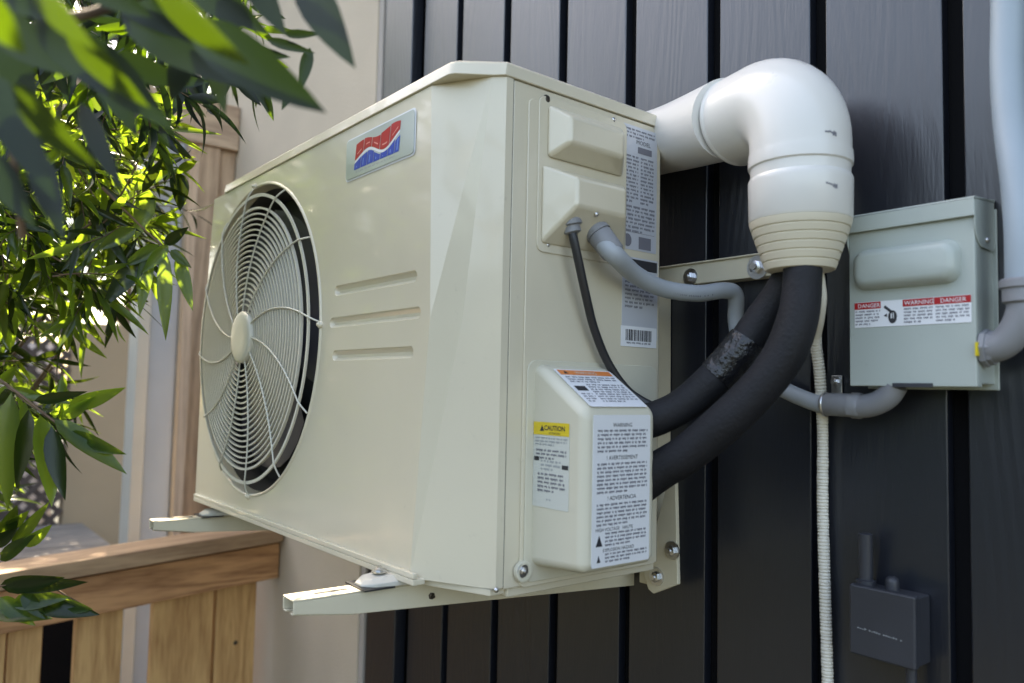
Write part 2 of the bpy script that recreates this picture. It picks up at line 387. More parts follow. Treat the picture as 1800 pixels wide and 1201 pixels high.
# side panel
bm = BM(); box(bm, (-.012, -.4105, .001), (0, BK, .6825))
obj_side = obj('side_panel', bm, 'ivory_paint', hp, bevel=.002)
bm = BM()
pts = rrect(-.386, .0, -.112, .664, .010)
prism(bm, [V((.0001, y, z)) for y, z in pts], (.0028, 0, 0)); obj('raised_field', bm, 'ivory_paint', obj_side, bevel=.0018, seg=3)
bm = BM(); box(bm, (-1.012, -.41, .001), (-1.001, BK, .6825)); obj('far_side_panel', bm, 'ivory_paint', hp, bevel=.002)
bm = BM(); box(bm, (-1.0, BK+.0003, .002), (-.013, BK+.004, .682)); obj('back_panel', bm, 'ivory_paint', hp)
# lid
bm = BM()
plan = [(.003, BK+.004), (.003, -.428), (-.010, -.440), (-.040, -.4815), (-.050, -.486), (-.925, -.486), (-1.005, -.444), (-1.025, -.42), (-1.025, BK+.004)]
plan2 = [(.001, BK+.004), (.001, -.424), (-.010, -.4365), (-.041, -.4775), (-.052, -.4825), (-.925, -.4825), (-1.003, -.442), (-1.022, -.42), (-1.022, BK+.004)]
plan3 = [(-.006, BK), (-.006, -.420), (-.016, -.432), (-.045, -.470), (-.056, -.4755), (-.92, -.4755), (-.995, -.437), (-1.015, -.415), (-1.015, BK)]
loft(bm, [[(x, y, .6835) for x, y in plan], [(x, y, .7015) for x, y in plan2], [(x, y, .7065) for x, y in plan3]])
obj('lid', bm, 'ivory_paint', hp, bevel=.0015, ang=40)
# front fascia lip under lid and base lip
bm = BM(); box(bm, (-1.0, -.468, -.008), (-.118, -.405, .0035)); 
prism(bm, [V((-.118, -.468, -.008)), V((-.118, -.40, -.008)), V((-.01, -.40, -.008)), V((-.01, -.425, -.008))], (0, 0, .010))
box(bm, (-1.0, -.4, -.012), (-.006, BK, .0005)); obj('base_pan', bm, 'ivory_paint', hp, bevel=.002)
bm = BM()
box(bm, (-1.03, -.4895, .0055), (-.095, -.4828, .013)); box(bm, (-1.03, -.4895, -.003), (-.095, -.470, .0052))
obj('base_lip', bm, 'ivory_paint', hp, bevel=.0012)
# fan opening shroud, blades, motor
bm = BM(); n = 64
loft(bm, [[(FC.x+r*math.cos(2*PI*k/n), F+d, FC.z+r*math.sin(2*PI*k/n)) for k in range(n)] for d, r in ((.0205, FR-.004), (.035, FR-.014), (.068, FR-.016))], False, True)
obj('fan_shroud', bm, 'dark_inside', hp)
fan = BM()
lathe(fan, FC+V((0, .062, 0)), (0, -1, 0), [(0, .06), (.03, .058), (.038, .045)], 32)
for b_ in range(3):
    a0 = math.radians(20+120*b_); rows = []
    for i in range(8):
        r = .055+.205*i/7; wdt = math.radians(34+22*math.sin(i/7*2.4)); sw = math.radians(14)*i/7
        rows.append([FC+V((r*math.cos(a0+sw+wdt*(t-.5)*2), .052-.03*(t)+.004*math.sin(t*PI), r*math.sin(a0+sw+wdt*(t-.5)*2))) for t in [k/8 for k in range(9)]])
    vs = [[fan.verts.new(p) for p in r] for r in rows]
    for a, b in zip(vs, vs[1:]):
        for k in range(8): fan.faces.new((a[k], a[k+1], b[k+1], b[k]))
obj('fan', fan, 'fan_blade', hp)
# guard: concentric fins, swirled spokes, hub, rim
def dome(r): return F-.0135-.009*(1-(r/.28)**2) if r < .282 else F-.0135+.0115*min(1, (r-.282)/.024)**1.5
grille = thing('fan_guard', None, None, (0, 0, 0)); grille.parent = hp; grille.location = FC-wloc(hp)
def ringfin(bm, r, th, dep, n=112, y=None):
    yc = dome(r) if y is None else y
    loft_r = []
    for (dr, dy) in ((-th/2, 0), (th/2, 0), (th/2*.8, dep), (-th/2*.8, dep)):
        loft_r.append([(FC.x+(r+dr)*math.cos(2*PI*k/n), yc+dy, FC.z+(r+dr)*math.sin(2*PI*k/n)) for k in range(n)])
    loft_r.append(loft_r[0])
    R_ = [[bm.verts.new(p) for p in rr] for rr in loft_r[:4]]; R_.append(R_[0])
    for a, b in zip(R_, R_[1:]):
        for i in range(n): bm.faces.new((a[i], a[(i+1) % n], b[(i+1) % n], b[i]))
bm = BM(); r = .066
while r < .250:
    ringfin(bm, r, .0029, .0044); r += .0106
ringfin(bm, .2575, .0042, .0055); ringfin(bm, .2835, .0062, .0035, y=F-.0125)
obj('rings', bm, 'grille_plastic', grille, ang=60)
bm = BM()
for k in range(12):
    te = math.radians(3+30*k); path = []
    for i in range(23):
        s2 = i/22; r = .05+.257*s2; t = te+math.radians(25)*(1-s2); path.append(V((FC.x+r*math.cos(t), dome(r)-.0012, FC.z+r*math.sin(t))))
    tube(bm, path, .0016, 8)
obj('spokes', bm, 'grille_plastic', grille, ang=60)
bm = BM(); lathe(bm, FC+V((.006, -.004, 0)), (0, -1, 0), [(0, .051), (.022, .051), (.0245, .0485), (.026, .042), (.0255, .02)], 48)
obj('hub', bm, 'grille_plastic', grille, ang=50)
bm = BM(); n = 112
prof = [(FR-.001, .002), (FR-.0005, -.001), (FR+.001, -.0024), (FR+.003, -.0026), (FR+.005, -.0016), (FR+.006, .0005)]
loft(bm, [[(FC.x+r*math.cos(2*PI*k/n), F+d, FC.z+r*math.sin(2*PI*k/n)) for k in range(n)] for r, d in prof], False, False)
for a_ in (93, 273, 2):
    a = math.radians(a_); c = FC+V((math.cos(a)*(FR+.004), -.001, math.sin(a)*(FR+.004)))
    lathe(bm, c, (0, -1, 0), [(-.003, .0062), (.003, .0062), (.0045, .0045)], 14); screw(bm, c+V((0, -.0045, 0)), (0, -1, 0), .003)
obj('rim', bm, 'ivory_paint', grille, ang=50)

# emblem on the front: red upper half, white wave, blue lower half
d = Decal((-.342, F-.0006, .596), (1, 0, .0), (0, 0, 1), ['badge_silver', 'ink_red', 'ink_blue', 'label_white', 'badge_red_light', 'badge_blue_light', 'ink_soft'])
EW, EH = .208, .064
def sk(u, v): return (u+v*.0, v)
d.poly([(u, v) for u, v in rrect(-.003, -.003, EW+.003, EH+.003, .008)], 3, 0)
prism(d.bm, [d.p(u, v, 1) for u, v in rrect(0, 0, EW, EH, .006)], V((0, -.0012, 0)), 0)
k0 = 6
NS = 26
def wave(t): return .0275+.0085*math.sin((t*1.25-.10)*2*PI)*(.7+.5*t)+.006*t
topz = lambda t: .053+.003*math.sin(t*9)
U0, U1 = .028, .164
def strip(f0, f1, mi, k, a=0, b=1):
    for i in range(NS):
        t0, t1 = a+(b-a)*i/NS, a+(b-a)*(i+1)/NS
        sh = lambda t, v: (U0+(U1-U0)*t+(v-.01)*.16, v)
        d.poly([sh(t0, f0(t0)), sh(t1, f0(t1)), sh(t1, f1(t1)), sh(t0, f1(t0))], mi, k)
strip(lambda t: wave(t)-.0018, lambda t: wave(t)+.0018, 3, k0)
for t0, t1, hb in ((0, .184, -.001), (.196, .376, .0), (.388, .574, -.0006), (.586, .784, .001), (.797, 1, .0022)):   # red capitals cut by the wave
    strip(lambda t: wave(t)+.0024, lambda t: topz(t)+hb, 1, k0+1, t0, t1)
    strip(lambda t: wave(t)+.0085, lambda t: wave(t)+.0105, 4, k0+2, t0+.05, t1-.04)
for t0, t1, hb in ((0, .150, 0), (.160, .30, -.0015), (.31, .452, -.0005), (.462, .608, -.002), (.618, .77, 0), (.78, .915, -.001), (.927, 1.02, -.005)):   # blue lettering under it
    strip(lambda t: .0115, lambda t: max(.014, wave(t)-.0024+hb), 2, k0+1, t0, t1)
    strip(lambda t: .0145, lambda t: max(.0155, wave(t)-.010), 5, k0+2, t0+.05, t0+.065)
d.lines(.034, .0085, .168, 1, .005, 6, last=.9, k=k0)
d.make('emblem', hp)

# electrical cover with two moulded bumps
def frustum(bm, base, top, x0, x1):
    """base/top = (y0,z0,y1,z1)"""
    f = lambda r, x: [(x, r[0], r[1]), (x, r[2], r[1]), (x, r[2], r[3]), (x, r[0], r[3])]
    loft(bm, [f(base, x0), f(top, x1)])
el = BM(); prism(el, [V((.0029, y, z)) for y, z in rrect(-.369, .452, -.192, .672, .012)], (.0022, 0, 0))
elo = obj('wiring_cover', el, 'ivory_paint', hp, bevel=.0012)
bm = BM(); frustum(bm, (-.356, .584, -.200, .662), (-.338, .603, -.232, .640), .0049, .037)
obj('handle_bulge', bm, 'ivory_paint', elo, bevel=.006, seg=4, ang=60)
bm = BM(); frustum(bm, (-.364, .462, -.194, .574), (-.336, .513, -.240, .552), .0049, .050)
obj('cable_bulge', bm, 'ivory_paint', elo, bevel=.005, seg=4, ang=60)
bm = BM()
screw(bm, V((.0003, -.354, .668))+V((.002, 0, 0)), (1, 0, 0), .0062); obj('screw', bm, 'zinc_dark', hp, ang=50)
for (px, py, rr) in ((1078, 211, .0035), (1048, 377, .003), (872, 1037, .003), (962, 431, .003)):
    bm = BM(); p = X(px, py, .003 if py != 377 else .046); screw(bm, p, (1, 0, 0), rr); obj('screw', bm, 'zinc', hp, ang=50)

# valve cover, lower right
bm = BM(); prism(bm, [V((.0029, y, z)) for y, z in rrect(-.381, .006, -.118, .303, .016)], (.0025, 0, 0))
vc0 = obj('valve_cover_flange', bm, 'ivory_plastic', hp, bevel=.0012)
bm = BM()
def prof(y, ins=0): return [(-.04, y, .024), (.103-ins, y, .033), (.103-ins, y, .238), (.014, y, .297), (-.04, y, .300)]
loft(bm, [prof(-.368), prof(-.230)])
vc = obj('valve_cover', bm, 'ivory_plastic', hp, bevel=.014, seg=5, ang=60)
bm = BM(); lathe(bm, X(917, 1004, .003), (1, 0, 0), [(0, .014), (.006, .014), (.0075, .011), (.0065, .0085)], 24); 
vt = obj('corner_boss', bm, 'ivory_plastic', hp, ang=50)
bm = BM(); hexbolt(bm, X(918, 1003, .0085), (1, 0, 0), .0052, .004); obj('bolt', bm, 'zinc', hp, ang=40)

# label: large white safety sheet over slope and front of the valve cover
mats_l = ['label_white', 'ink_grey', 'ink_black', 'ink_orange', 'ink_red', 'ink_yellow', 'label_clear', 'ink_soft', 'label_silver']
d = Decal((.1032, -.3535, .040), (0, 1, 0), (0, 0, 1), mats_l); d.sheet(.108, .192, 0, .003)
LW = .108
d.text('WARNING', LW/2, .1765, .0075, 2, 1, 'CENTER'); d.lines(.008, .173, .101, 6, .0052, 1)
d.text('! AVERTISSEMENT', LW/2, .1345, .0075, 2, 1, 'CENTER'); d.lines(.008, .1305, .101, 8, .0051, 1)
d.text('! ADVERTENCIA', LW/2, .083, .0075, 2, 1, 'CENTER'); d.lines(.008, .079, .101, 6, .005, 1)
d.text('HIGH VOLTAGE   HAUTE', .006, .0445, .0062, 2, 1); d.poly([(.007, .026), (.019, .026), (.013, .040)], 2); d.lines(.024, .0425, .100, 4, .0048, 1)
d.text('EXPLOSION HAZARD', .02, .0185, .006, 2, 1); d.poly([(.009, .006), (.016, .006), (.0125, .015)], 2); d.lines(.024, .0165, .102, 3, .0045, 1)
d.make('safety_label', vc)
sl = V((.014-.103, 0, .297-.238)).normalized()
d = Decal(V((.1032, -.3535, .2385))+sl*.006+V((.0006, 0, .0006)), (0, 1, 0), sl, mats_l); d.sheet(.108, .088, 0, .003)
d.rect(.004, .074, .104, .0855, 3); d.text('WARNING', .054, .0765, .0085, 6, 2, 'CENTER'); d.poly([(.012, .0765), (.020, .0765), (.016, .084)], 2, 2)
d.lines(.008, .070, .100, 3, .0055, 1); d.rect(.006, .036, .026, .047, 2); d.lines(.032, .052, .102, 8, .0055, 1); d.lines(.006, .030, .026, 4, .0055, 1)
d.make('slope_label', vc)
# yellow caution label on the face turned to the front
d = Decal((.006, -.3684, .108), (1, 0, 0), (0, 0, 1), mats_l); d.sheet(.070, .112, 6, .002)
d.rect(0, .095, .070, .112, 5, 1); d.text('CAUTION', .042, .1015, .009, 2, 2, 'CENTER', bold=.0002); d.poly([(.013, .1), (.022, .1), (.0175, .108)], 2, 2); d.text('ATTENTION', .042, .0965, .004, 2, 2, 'CENTER')
d.lines(.004, .092, .066, 3, .0042, 7); d.lines(.006, .076, .064, 3, .005, 1); d.rect(.002, .0605, .012, .066, 2); d.rect(.057, .0525, .069, .058, 2)
d.lines(.016, .062, .054, 3, .0052, 7); d.lines(.010, .045, .062, 5, .0054, 1); d.lines(.028, .012, .044, 1, .005, 7)
for o_ in bpy.data.objects: pass
d.make('caution_label', vc)
# data plate, upper rear of side
d = Decal((.0032, -.200, .479), (0, 1, 0), (0, 0, 1), mats_l); d.sheet(.079, .193, 8, .002)
d.lines(.006, .188, .073, 3, .0055, 1); d.text('MODEL', .03, .166, .009, 2, 1, sx=1.1); d.rect(.034, .152, .066, .162, 1)
for c_ in (.006, .041): d.lines(c_, .146, c_+.029, 13, .0058, 1)
d.lines(.006, .068, .073, 7, .0062, 1); d.rect(.005, .027, .074, .0275, 1)
d.poly([(.013+.009*math.cos(a*PI/8), .014+.010*math.sin(a*PI/8)) for a in range(16)], 1); d.rect(.038, .003, .066, .022, 1)
d.make('data_plate', obj_side)
d = Decal((.0032, -.197, .343), (0, 1, 0), (0, 0, 1), mats_l); d.sheet(.080, .125, 8, .002)
d.rect(.02, .106, .078, .122, 2); d.lines(.006, .094, .070, 8, .0062, 1)
d.make('rating_label', obj_side)
d = Decal((.0036, -.199, .331), (0, 1, 0), (0, 0, 1), mats_l); d.sheet(.080, .031, 0, .001)
u = .01; rb = random.Random(3)
while u < .068:
    ww = rb.choice((.0012, .002, .003)); d.rect(u, .009, u+ww, .026, 2, 1); u += ww+rb.choice((.0012, .002))
d.lines(.012, .007, .066, 1, .005, 1, last=1); d.make('barcode_label', obj_side)

# ================================================================== BRACKET
br = thing('mounting_bracket', 'ivory steel wall bracket with two long arms carrying the heat pump', 'bracket', (-.5, 0, -.05))
tipR, farR = V((-.168, -.632, -.0125)), V((-.150, -.012, -.0125))
tipL, farL = V((-.948, -.598, -.0255)), V((-.935, -.012, -.0255))
dirR = (farR-tipR)
def arm(tip, far):
    """inverted channel, shallow at its tip and deeper toward the wall; tip/far on the centre of the top face"""
    bm = BM(); L_ = (far-tip).length; d_ = (far-tip).normalized(); s_v = d_.cross(V((0, 0, 1))).normalized(); W_, T = .036, .0025
    bar(bm, tip-V((0, 0, T/2)), far-V((0, 0, T/2)), W_, T)
    for a in (-1, 1):
        prof = [(0, -T-.0001), (0, -.018), (.085, -.030), (L_, -.062), (L_, -T-.0001)]
        o_ = s_v*(a*(W_/2-T/2)-T/2)
        prism(bm, [tip+d_*u+V((0, 0, v))+o_ for u, v in prof], s_v*T)
    for a in (-1, 1):
        p0 = tip+s_v*(a*(W_/2-.007))+V((0, 0, -.0185))
        bar(bm, p0, p0+d_*.085+V((0, 0, -.012)), .009, T*.9)
    return obj('arm', bm, 'ivory_steel', br, bevel=.0012)
a1 = arm(tipR, farR); a2 = arm(tipL, farL)
sR = dirR.normalized().cross(V((0, 0, 1))).normalized()
for tip, far in ((tipR, farR), (tipL, farL)):
    d_ = (far-tip).normalized(); bm = BM()
    bar(bm, tip+d_*.035+V((0, 0, .0002)), tip+d_*.082+V((0, 0, .0002)), .007, .0009); obj('slot', bm, 'dark_inside', br)
# uprights and rail
bm = BM(); bar(bm, V((-.081, -.018, -.06)), V((-.085, -.018, .46)), .040, .034, V((0, 1, 0))); up1 = obj('upright', bm, 'ivory_steel', br, bevel=.002)
bm = BM(); bar(bm, V((-.93, -.018, -.07)), V((-.93, -.018, .46)), .040, .034, V((0, 1, 0))); obj('upright', bm, 'ivory_steel', br, bevel=.002)
# end plate with two bolts
pA = [X(1141, 992, -.052), X(1186, 850, -.052), X(1190, 1028, -.052), X(1146, 1044, -.052), X(1138, 1034, -.052)]
pA = [Y(1130, 1003, -.046), Y(1176, 840, -.046), Y(1187, 840, -.046), Y(1191, 1028, -.046), Y(1148, 1044, -.046), Y(1139, 1036, -.046)]
bm = BM(); prism(bm, pA, (0, .008, 0)); obj('end_plate', bm, 'ivory_steel', br, bevel=.0015)
for px, py in ((1154, 1014), (1182, 968)):
    bm = BM(); hexbolt(bm, Y(px, py, -.0465), (0, -1, 0), .0085, .006); obj('bolt', bm, 'zinc', br, ang=40)
bm = BM(); box(bm, (-1.02, -.0315, .4405), (.156, -.003, .4745)); box(bm, (-1.02, -.036, .4735), (.156, -.003, .4765)); obj('cross_rail', bm, 'ivory_steel', br, bevel=.0015)
for px, py, r_ in ((1332, 470, .0105), (1214, 487, .008)):
    bm = BM(); hexbolt(bm, Y(px, py, -.032), (0, -1, 0), r_, .008); obj('bolt', bm, 'zinc', br, ang=40)
bm = BM(); pb = X(757, 1047, -.146); hexbolt(bm, pb, sR, .005, .003); obj('bolt', bm, 'zinc_dark', br, ang=40)

# unit's feet: pale pressed steel skids on rubber pads
def foot(arm_tip, arm_far, px, py, lab):
    d_ = (arm_far-arm_tip).normalized(); t0 = arm_tip+d_*.118; f = BM(); up_ = V((0, 0, 1))
    s_v = d_.cross(up_).normalized(); prof_ = []
    base = t0+V((0, 0, .0024))
    secs = [(-.020, .010, .004), (-.006, .024, .010), (.02, .030, .0125), (.05, .033, .013), (.10, .034, .009)]
    rings = []
    for dd, hw_, hh in secs:
        c = base+d_*dd; rings.append([c-s_v*hw_, c+s_v*hw_, c+s_v*hw_*.98+up_*hh*.45, c+s_v*hw_*.6+up_*hh, c-s_v*hw_*.6+up_*hh, c-s_v*hw_*.98+up_*hh*.45])
    loft(f, rings); fo = obj('foot', f, 'column_trim', hp, bevel=.002, ang=50, label=lab)
    b2 = BM(); bar(b2, t0-d_*.024+V((0, 0, .0012)), t0+d_*.022+V((0, 0, .0012)), .060, .0022); lathe(b2, t0+d_*-.002+V((0, 0, .0024)), (0, 0, 1), [(0, .017), (.003, .017)], 20)
    obj('pad', b2, 'black_rubber', fo)
    b3 = BM(); hexbolt(b3, base+d_*.012+V((0, 0, .0145)), (0, 0, 1), .006, .004); obj('bolt', b3, 'zinc', fo, ang=40)
foot(tipR, farR, 600, 1010, None); foot(tipL, farL, 320, 890, None)

# ================================================================== WHITE PVC COVER PIPE
VX, VY = .256, -.130
pv = thing('line_cover_pipe', 'thick white plastic pipe with elbow curving down out from behind the unit', 'pipe', (VX, VY, .42))
PA = V((.0, -.088, .650)); ez = .663
bm = BM(); tube(bm, catmull([V((-.16, -.0545, .688)), V((-.04, -.0560, .685)), V((.03, -.076, .677)), V((.13, -.1135, .6645))], 8), lambda f_, L: .0545+.0045*max(0, (f_-.4)/.6), 48); obj('straight_pipe', bm, 'pvc_white', pv, ang=50)
hd = V((.18, -.048, 0)).normalized(); RB = .070; ZR = ez-.094
cen = V((VX, VY, ez))-hd*RB-V((0, 0, RB)); path = [V((VX, VY, ez))-hd*(RB+.055), V((VX, VY, ez))-hd*(RB+.02)]
for i in range(13):
    a = math.radians(90-90*i/12); path.append(cen+hd*RB*math.cos(a)+V((0, 0, RB*math.sin(a))))
path += [V((VX, VY, ZR))]
bm = BM(); tube(bm, path, lambda f_, L: .0640, 48)
lathe(bm, path[0]-hd*.004, hd, [(0, .0645), (.002, .0655), (.005, .0655), (.008, .0640)], 48, False)
obj('elbow', bm, 'pvc_white', pv, ang=50)
zt = ZR-.0005
bm = BM(); lathe(bm, V((VX, VY, zt)), (0, 0, -1), [(-.010, .0652), (0, .0658), (.007, .0655), (.0088, .0630), (.021, .0625), (.023, .0645), (.026, .0656), (.030, .0656), (.077, .0648), (.0795, .063)], 56)
obj('coupling', bm, 'pvc_white', pv, ang=40)
z2 = zt-.0798; prof_ = []
h_ = .064; steps = 6
prof_ = [(0, .0645)]
for i in range(steps):
    a = h_*i/steps; b = h_*(i+1)/steps; ra = .0642-.0215*(i/steps)**1.05; rb_ = .0642-.0215*((i+1)/steps)**1.05
    prof_ += [(a+.0004, ra-.0010 if i else ra), (a+.0016, ra), (b-.0012, rb_+.0010), (b-.0002, rb_-.0010)]
bm = BM(); lathe(bm, V((VX, VY, z2)), (0, 0, -1), prof_, 56)
obj('reducer', bm, 'pvc_beige', pv, ang=35)
# small printed marks on the pipe
vd = (CAM-V((VX, VY, .56))); vd.z = 0; vd.normalize(); sd = V((0, 0, 1)).cross(vd)
for (px, py) in ((1470, 226), (1472, 363)):
    bm = BM(); rr_ = random.Random(px+py)
    for k in range(11):
        ang_ = math.radians(28+k*1.35); q = vd*math.cos(ang_)+sd*math.sin(ang_); rad = .0644 if py < 300 else .0656
        zz = (ZR+.022 if py < 300 else zt-.044)+.0005*rr_.uniform(-2, 2)-(k*.0003)
        c = V((VX, VY, 0))+q*rad; t_ = V((0, 0, 1)).cross(q); hh = .0012 if k < 7 else .0028
        vs = [bm.verts.new(c+t_*a+V((0, 0, zz+b))) for a, b in ((-.0006, -hh), (.0006, -hh), (.0006, hh), (-.0006, hh))]
        bm.faces.new(vs)
    obj('printed_mark', bm, 'ink_grey', pv, smooth=False)

# ================================================================== INSULATED LINES
p1 = [X(1120, 752, .035), Y(1155, 735, -.205), Y(1215, 702, -.18), Y(1285, 635, -.15), Y(1342, 560, -.125), V((.235, -.116, .424)), V((.249, -.122, .475))]
p1[0] = V((.045, -.235, .215))
t1 = thing('insulated_line', 'upper black foam insulated line with a taped joint, running from valve cover to pipe', 'insulated pipe', p1[3], 'black insulated refrigerant lines')
c1 = catmull(p1, 8); bm = BM(); tube(bm, c1, lambda f_, L: .0245-.0015*f_**4+.0006*math.sin(L*60), 28); obj('foam_sleeve', bm, 'black_foam', t1, ang=60)
i0, i1 = 21, 28
bm = BM(); rnd = random.Random(5)
tube(bm, c1[i0:i1+1], lambda f_, L: .0262+.0006*math.sin(L*700)*(1 if .08 < f_ < .92 else 0), 28, True); obj('tape_wrap', bm, 'black_tape', t1, ang=60)
p2 = [V((.05, -.232, .118)), Y(1155, 830, -.215), Y(1215, 792, -.205), Y(1300, 718, -.185), Y(1368, 640, -.165), Y(1402, 560, -.152), V((.2685, -.1445, .424)), V((.262, -.137, .475))]
t2 = thing('insulated_line', 'lower plain black foam insulated line sweeping up into the beige pipe end', 'insulated pipe', p2[3], 'black insulated refrigerant lines')
bm = BM(); tube(bm, catmull(p2, 8), lambda f_, L: .0268-.004*f_**4+.0005*math.sin(L*45), 28); obj('foam_sleeve', bm, 'black_foam', t2, ang=60)

# ================================================================== CABLE + CONDUIT
cb = thing('black_cable', 'thin black cable hanging from the wiring cover down past the valve cover', 'cable', X(1005, 400, .045))
pc = [X(1004, 399, .024), X(1008, 418, .029), X(1016, 455, .030), X(1030, 520, .027), X(1045, 580, .022), X(1070, 640, .022), X(1105, 688, .034), X(1150, 716, .06), X(1180, 730, .06)]
bm = BM(); tube(bm, catmull(pc, 8), .0062, 16); obj('sheath', bm, 'black_rubber', cb, ang=60)
bm = BM(); dd = (pc[2]-pc[0]).normalized(); lathe(bm, pc[0]-dd*.016, dd, [(0, .0165), (.014, .0165), (.0155, .0125), (.024, .0125), (.026, .009)], 24)
obj('cable_gland', bm, 'fitting_grey', cb, ang=45)

cf = thing('flexible_conduit', 'grey flexible conduit looping from wiring cover under the pipes to the switch box', 'conduit', Y(1300, 540, -.04))
pf = [X(1049, 407, .025), X(1060, 426, .036), Y(1082, 450, -.262), Y(1118, 484, -.205), Y(1165, 507, -.150), Y(1225, 516, -.100), Y(1272, 511, -.062), Y(1293, 520, -.040), Y(1294, 570, -.024), Y(1312, 640, -.022), Y(1368, 680, -.026), Y(1435, 709, -.032), Y(1475, 714, -.036), Y(1500, 714, -.037)]
cc = catmull(pf, 10); bm = BM(); tube(bm, cc, lambda f_, L: .0142-.0022*min(1, f_*1.6), 22); obj('hose', bm, 'conduit_grey', cf, ang=60)
bm = BM(); dd = (pf[2]-pf[0]).normalized(); lathe(bm, pf[0]-dd*.012, dd, [(0, .0190), (.018, .0190)], 24); lathe(bm, pf[0]+dd*.0065, dd, [(0, .0175), (.004, .0182), (.034, .0170), (.037, .0145)], 28)
obj('connector', bm, 'fitting_grey', cf, ang=40)
# printed legend along hose
bm = BM(); rnd = random.Random(2)
ks = [k for k in range(18, 55)]
for k in ks:
    a, b = cc[k], cc[k+1]; t_ = (b-a).normalized(); v_ = (CAM-a).normalized(); s_v = t_.cross(v_).normalized(); nn = s_v.cross(t_).normalized()
    if nn.dot(v_) < 0: nn = -nn
    n_ = max(1, int((b-a).length/.0024))
    for j in range(n_):
        if rnd.random() < .4: continue
        c = a+(b-a)*(j/n_); off = nn*math.cos(.35)+(-V((0, 0, 1))+t_*t_.z).normalized()*math.sin(.35); off.normalize(); c = c+off*.0130; w_ = off.cross(t_).normalized()*.0012
        vs = [bm.verts.new(c+t_*e1*.0007+w_*e2) for e1, e2 in ((-1, -1), (1, -1), (1, 1), (-1, 1))]; bm.faces.new(vs)
obj('printed_legend', bm, 'ink_grey', cf, smooth=False)
e0 = Y(1490, 713, -.037)
pe = [Y(1500, 713, -.038), Y(1520, 714, -.040), Y(1543, 708, -.042), Y(1562, 695, -.044), Y(1574, 676, -.045)]
bm = BM(); tube(bm, catmull(pe, 6), .0155, 22); dd = (pe[1]-pe[0]).normalized()
lathe(bm, pe[0]-dd*.045, dd, [(0, .0145), (.004, .0158), (.045, .0158)], 24); lathe(bm, pe[0]-dd*.002, dd, [(0, .0175), (.014, .0175), (.016, .016)], 8)
obj('elbow_connector', bm, 'fitting_grey', cf, ang=45)
cs = thing('conduit_strap', 'small galvanized strap clip holding the grey conduit to the siding beside drain hose', 'pipe strap', Y(1468, 675, -.01))
bm = BM(); a = Y(1470, 660, -.006); b = Y(1470, 712, -.006); bar(bm, V((a.x, -.004, a.z)), V((a.x, -.004, b.z)), .016, .003, V((0, 1, 0)))
obj('tab', bm, 'zinc', cs, bevel=.001); bm = BM(); hexbolt(bm, V((a.x, -.0058, a.z-.009)), (0, -1, 0), .0045, .004); obj('screw', bm, 'zinc', cs, ang=40)
c0 = Y(1452, 711, -.033); bm = BM()
tube(bm, [c0+V((0, math.sin(t)*.0150, math.cos(t)*.0150)) for t in [2*PI*k/24 for k in range(25)]], .0022, 8, False); obj('band', bm, 'zinc', cs, ang=60)

# ================================================================== DRAIN HOSE
dh = thing('drain_hose', 'ribbed beige drain hose hanging straight down the dark siding', 'hose', Y(1447, 800, -.025))
pd = [Y(1432, 470, -.10), Y(1440, 520, -.09), Y(1438, 560, -.07), Y(1434, 600, -.045), Y(1441, 660, -.03), Y(1446, 760, -.017), Y(1446, 880, -.014), Y(1449, 1000, -.014), Y(1452, 1100, -.014), Y(1456, 1230, -.014)]
pp = catmull(pd, 60)
bm = BM(); tube(bm, pp, lambda f_, L: .0076 + (.0005*(1 if math.sin(L*2*PI/.0046) > 0 else -1) if f_ > .18 else .003*(1-f_/.18)), 16); obj('ribbed_tube', bm, 'hose_beige', dh, ang=25)
bm = BM()
for a, b in ((V((.13, -.075, 0)), 0),): pass
bm.free()

# ================================================================== DISCONNECT BOX
BX0, BX1, BY, BZ0, BZ1 = .286, .4405, -.060, .2795, .492
db = thing('switch_box', 'grey-green metal electrical disconnect box with red and white warning sticker', 'electrical box', ((BX0+BX1)/2, 0, BZ0))
bm = BM(); box(bm, (BX0+.003, BY+.004, BZ0+.001), (BX1-.001, -.0005, BZ1)); box(bm, (BX0-.004, -.004, BZ0-.006), (BX1+.004, -.0007, BZ1+.004)); encl = obj('enclosure', bm, 'box_paint', db, bevel=.0012)
bm = BM(); box(bm, (BX0, BY, BZ0-.003), (BX1, BY+.0035, BZ1)); box(bm, (BX1-.0025, BY+.0038, BZ0-.003), (BX1, BY+.016, BZ1-.03)); box(bm, (BX0, BY+.0038, BZ0-.003), (BX0+.0025, BY+.016, BZ1-.03)); box(bm, (BX0+.004, BY+.0037, BZ0-.003), (BX1-.004, BY+.014, BZ0-.0006)); dr = obj('door', bm, 'box_paint', db, bevel=.0011)
bm = BM()
f4 = lambda x0, z0, x1, z1, y, r: [(a, y, b) for a, b in rrect(x0, z0, x1, z1, r, 5)]
bz0, bz1 = Y(1505, 518, BY).z+.004, Y(1500, 448, BY).z+.004; bx0, bx1 = Y(1504, 480, BY).x, Y(1690, 480, BY).x
loft(bm, [f4(bx0, bz0, bx1, bz1, BY-.0001, .016), f4(bx0+.003, bz0+.003, bx1-.003, bz1-.003, BY-.011, .015), f4(bx0+.008, bz0+.008, bx1-.008, bz1-.008, BY-.0155, .011), f4(bx0+.012, bz0+.012, bx1-.012, bz1-.012, BY-.0165, .009)], False, True)
obj('embossed_panel', bm, 'box_paint', dr, ang=60)
bm = BM() # rain hood with rounded side ears
box(bm, (BX0-.002, BY-.006, BZ1-.013), (BX1+.002, BY-.0035, BZ1+.0075))
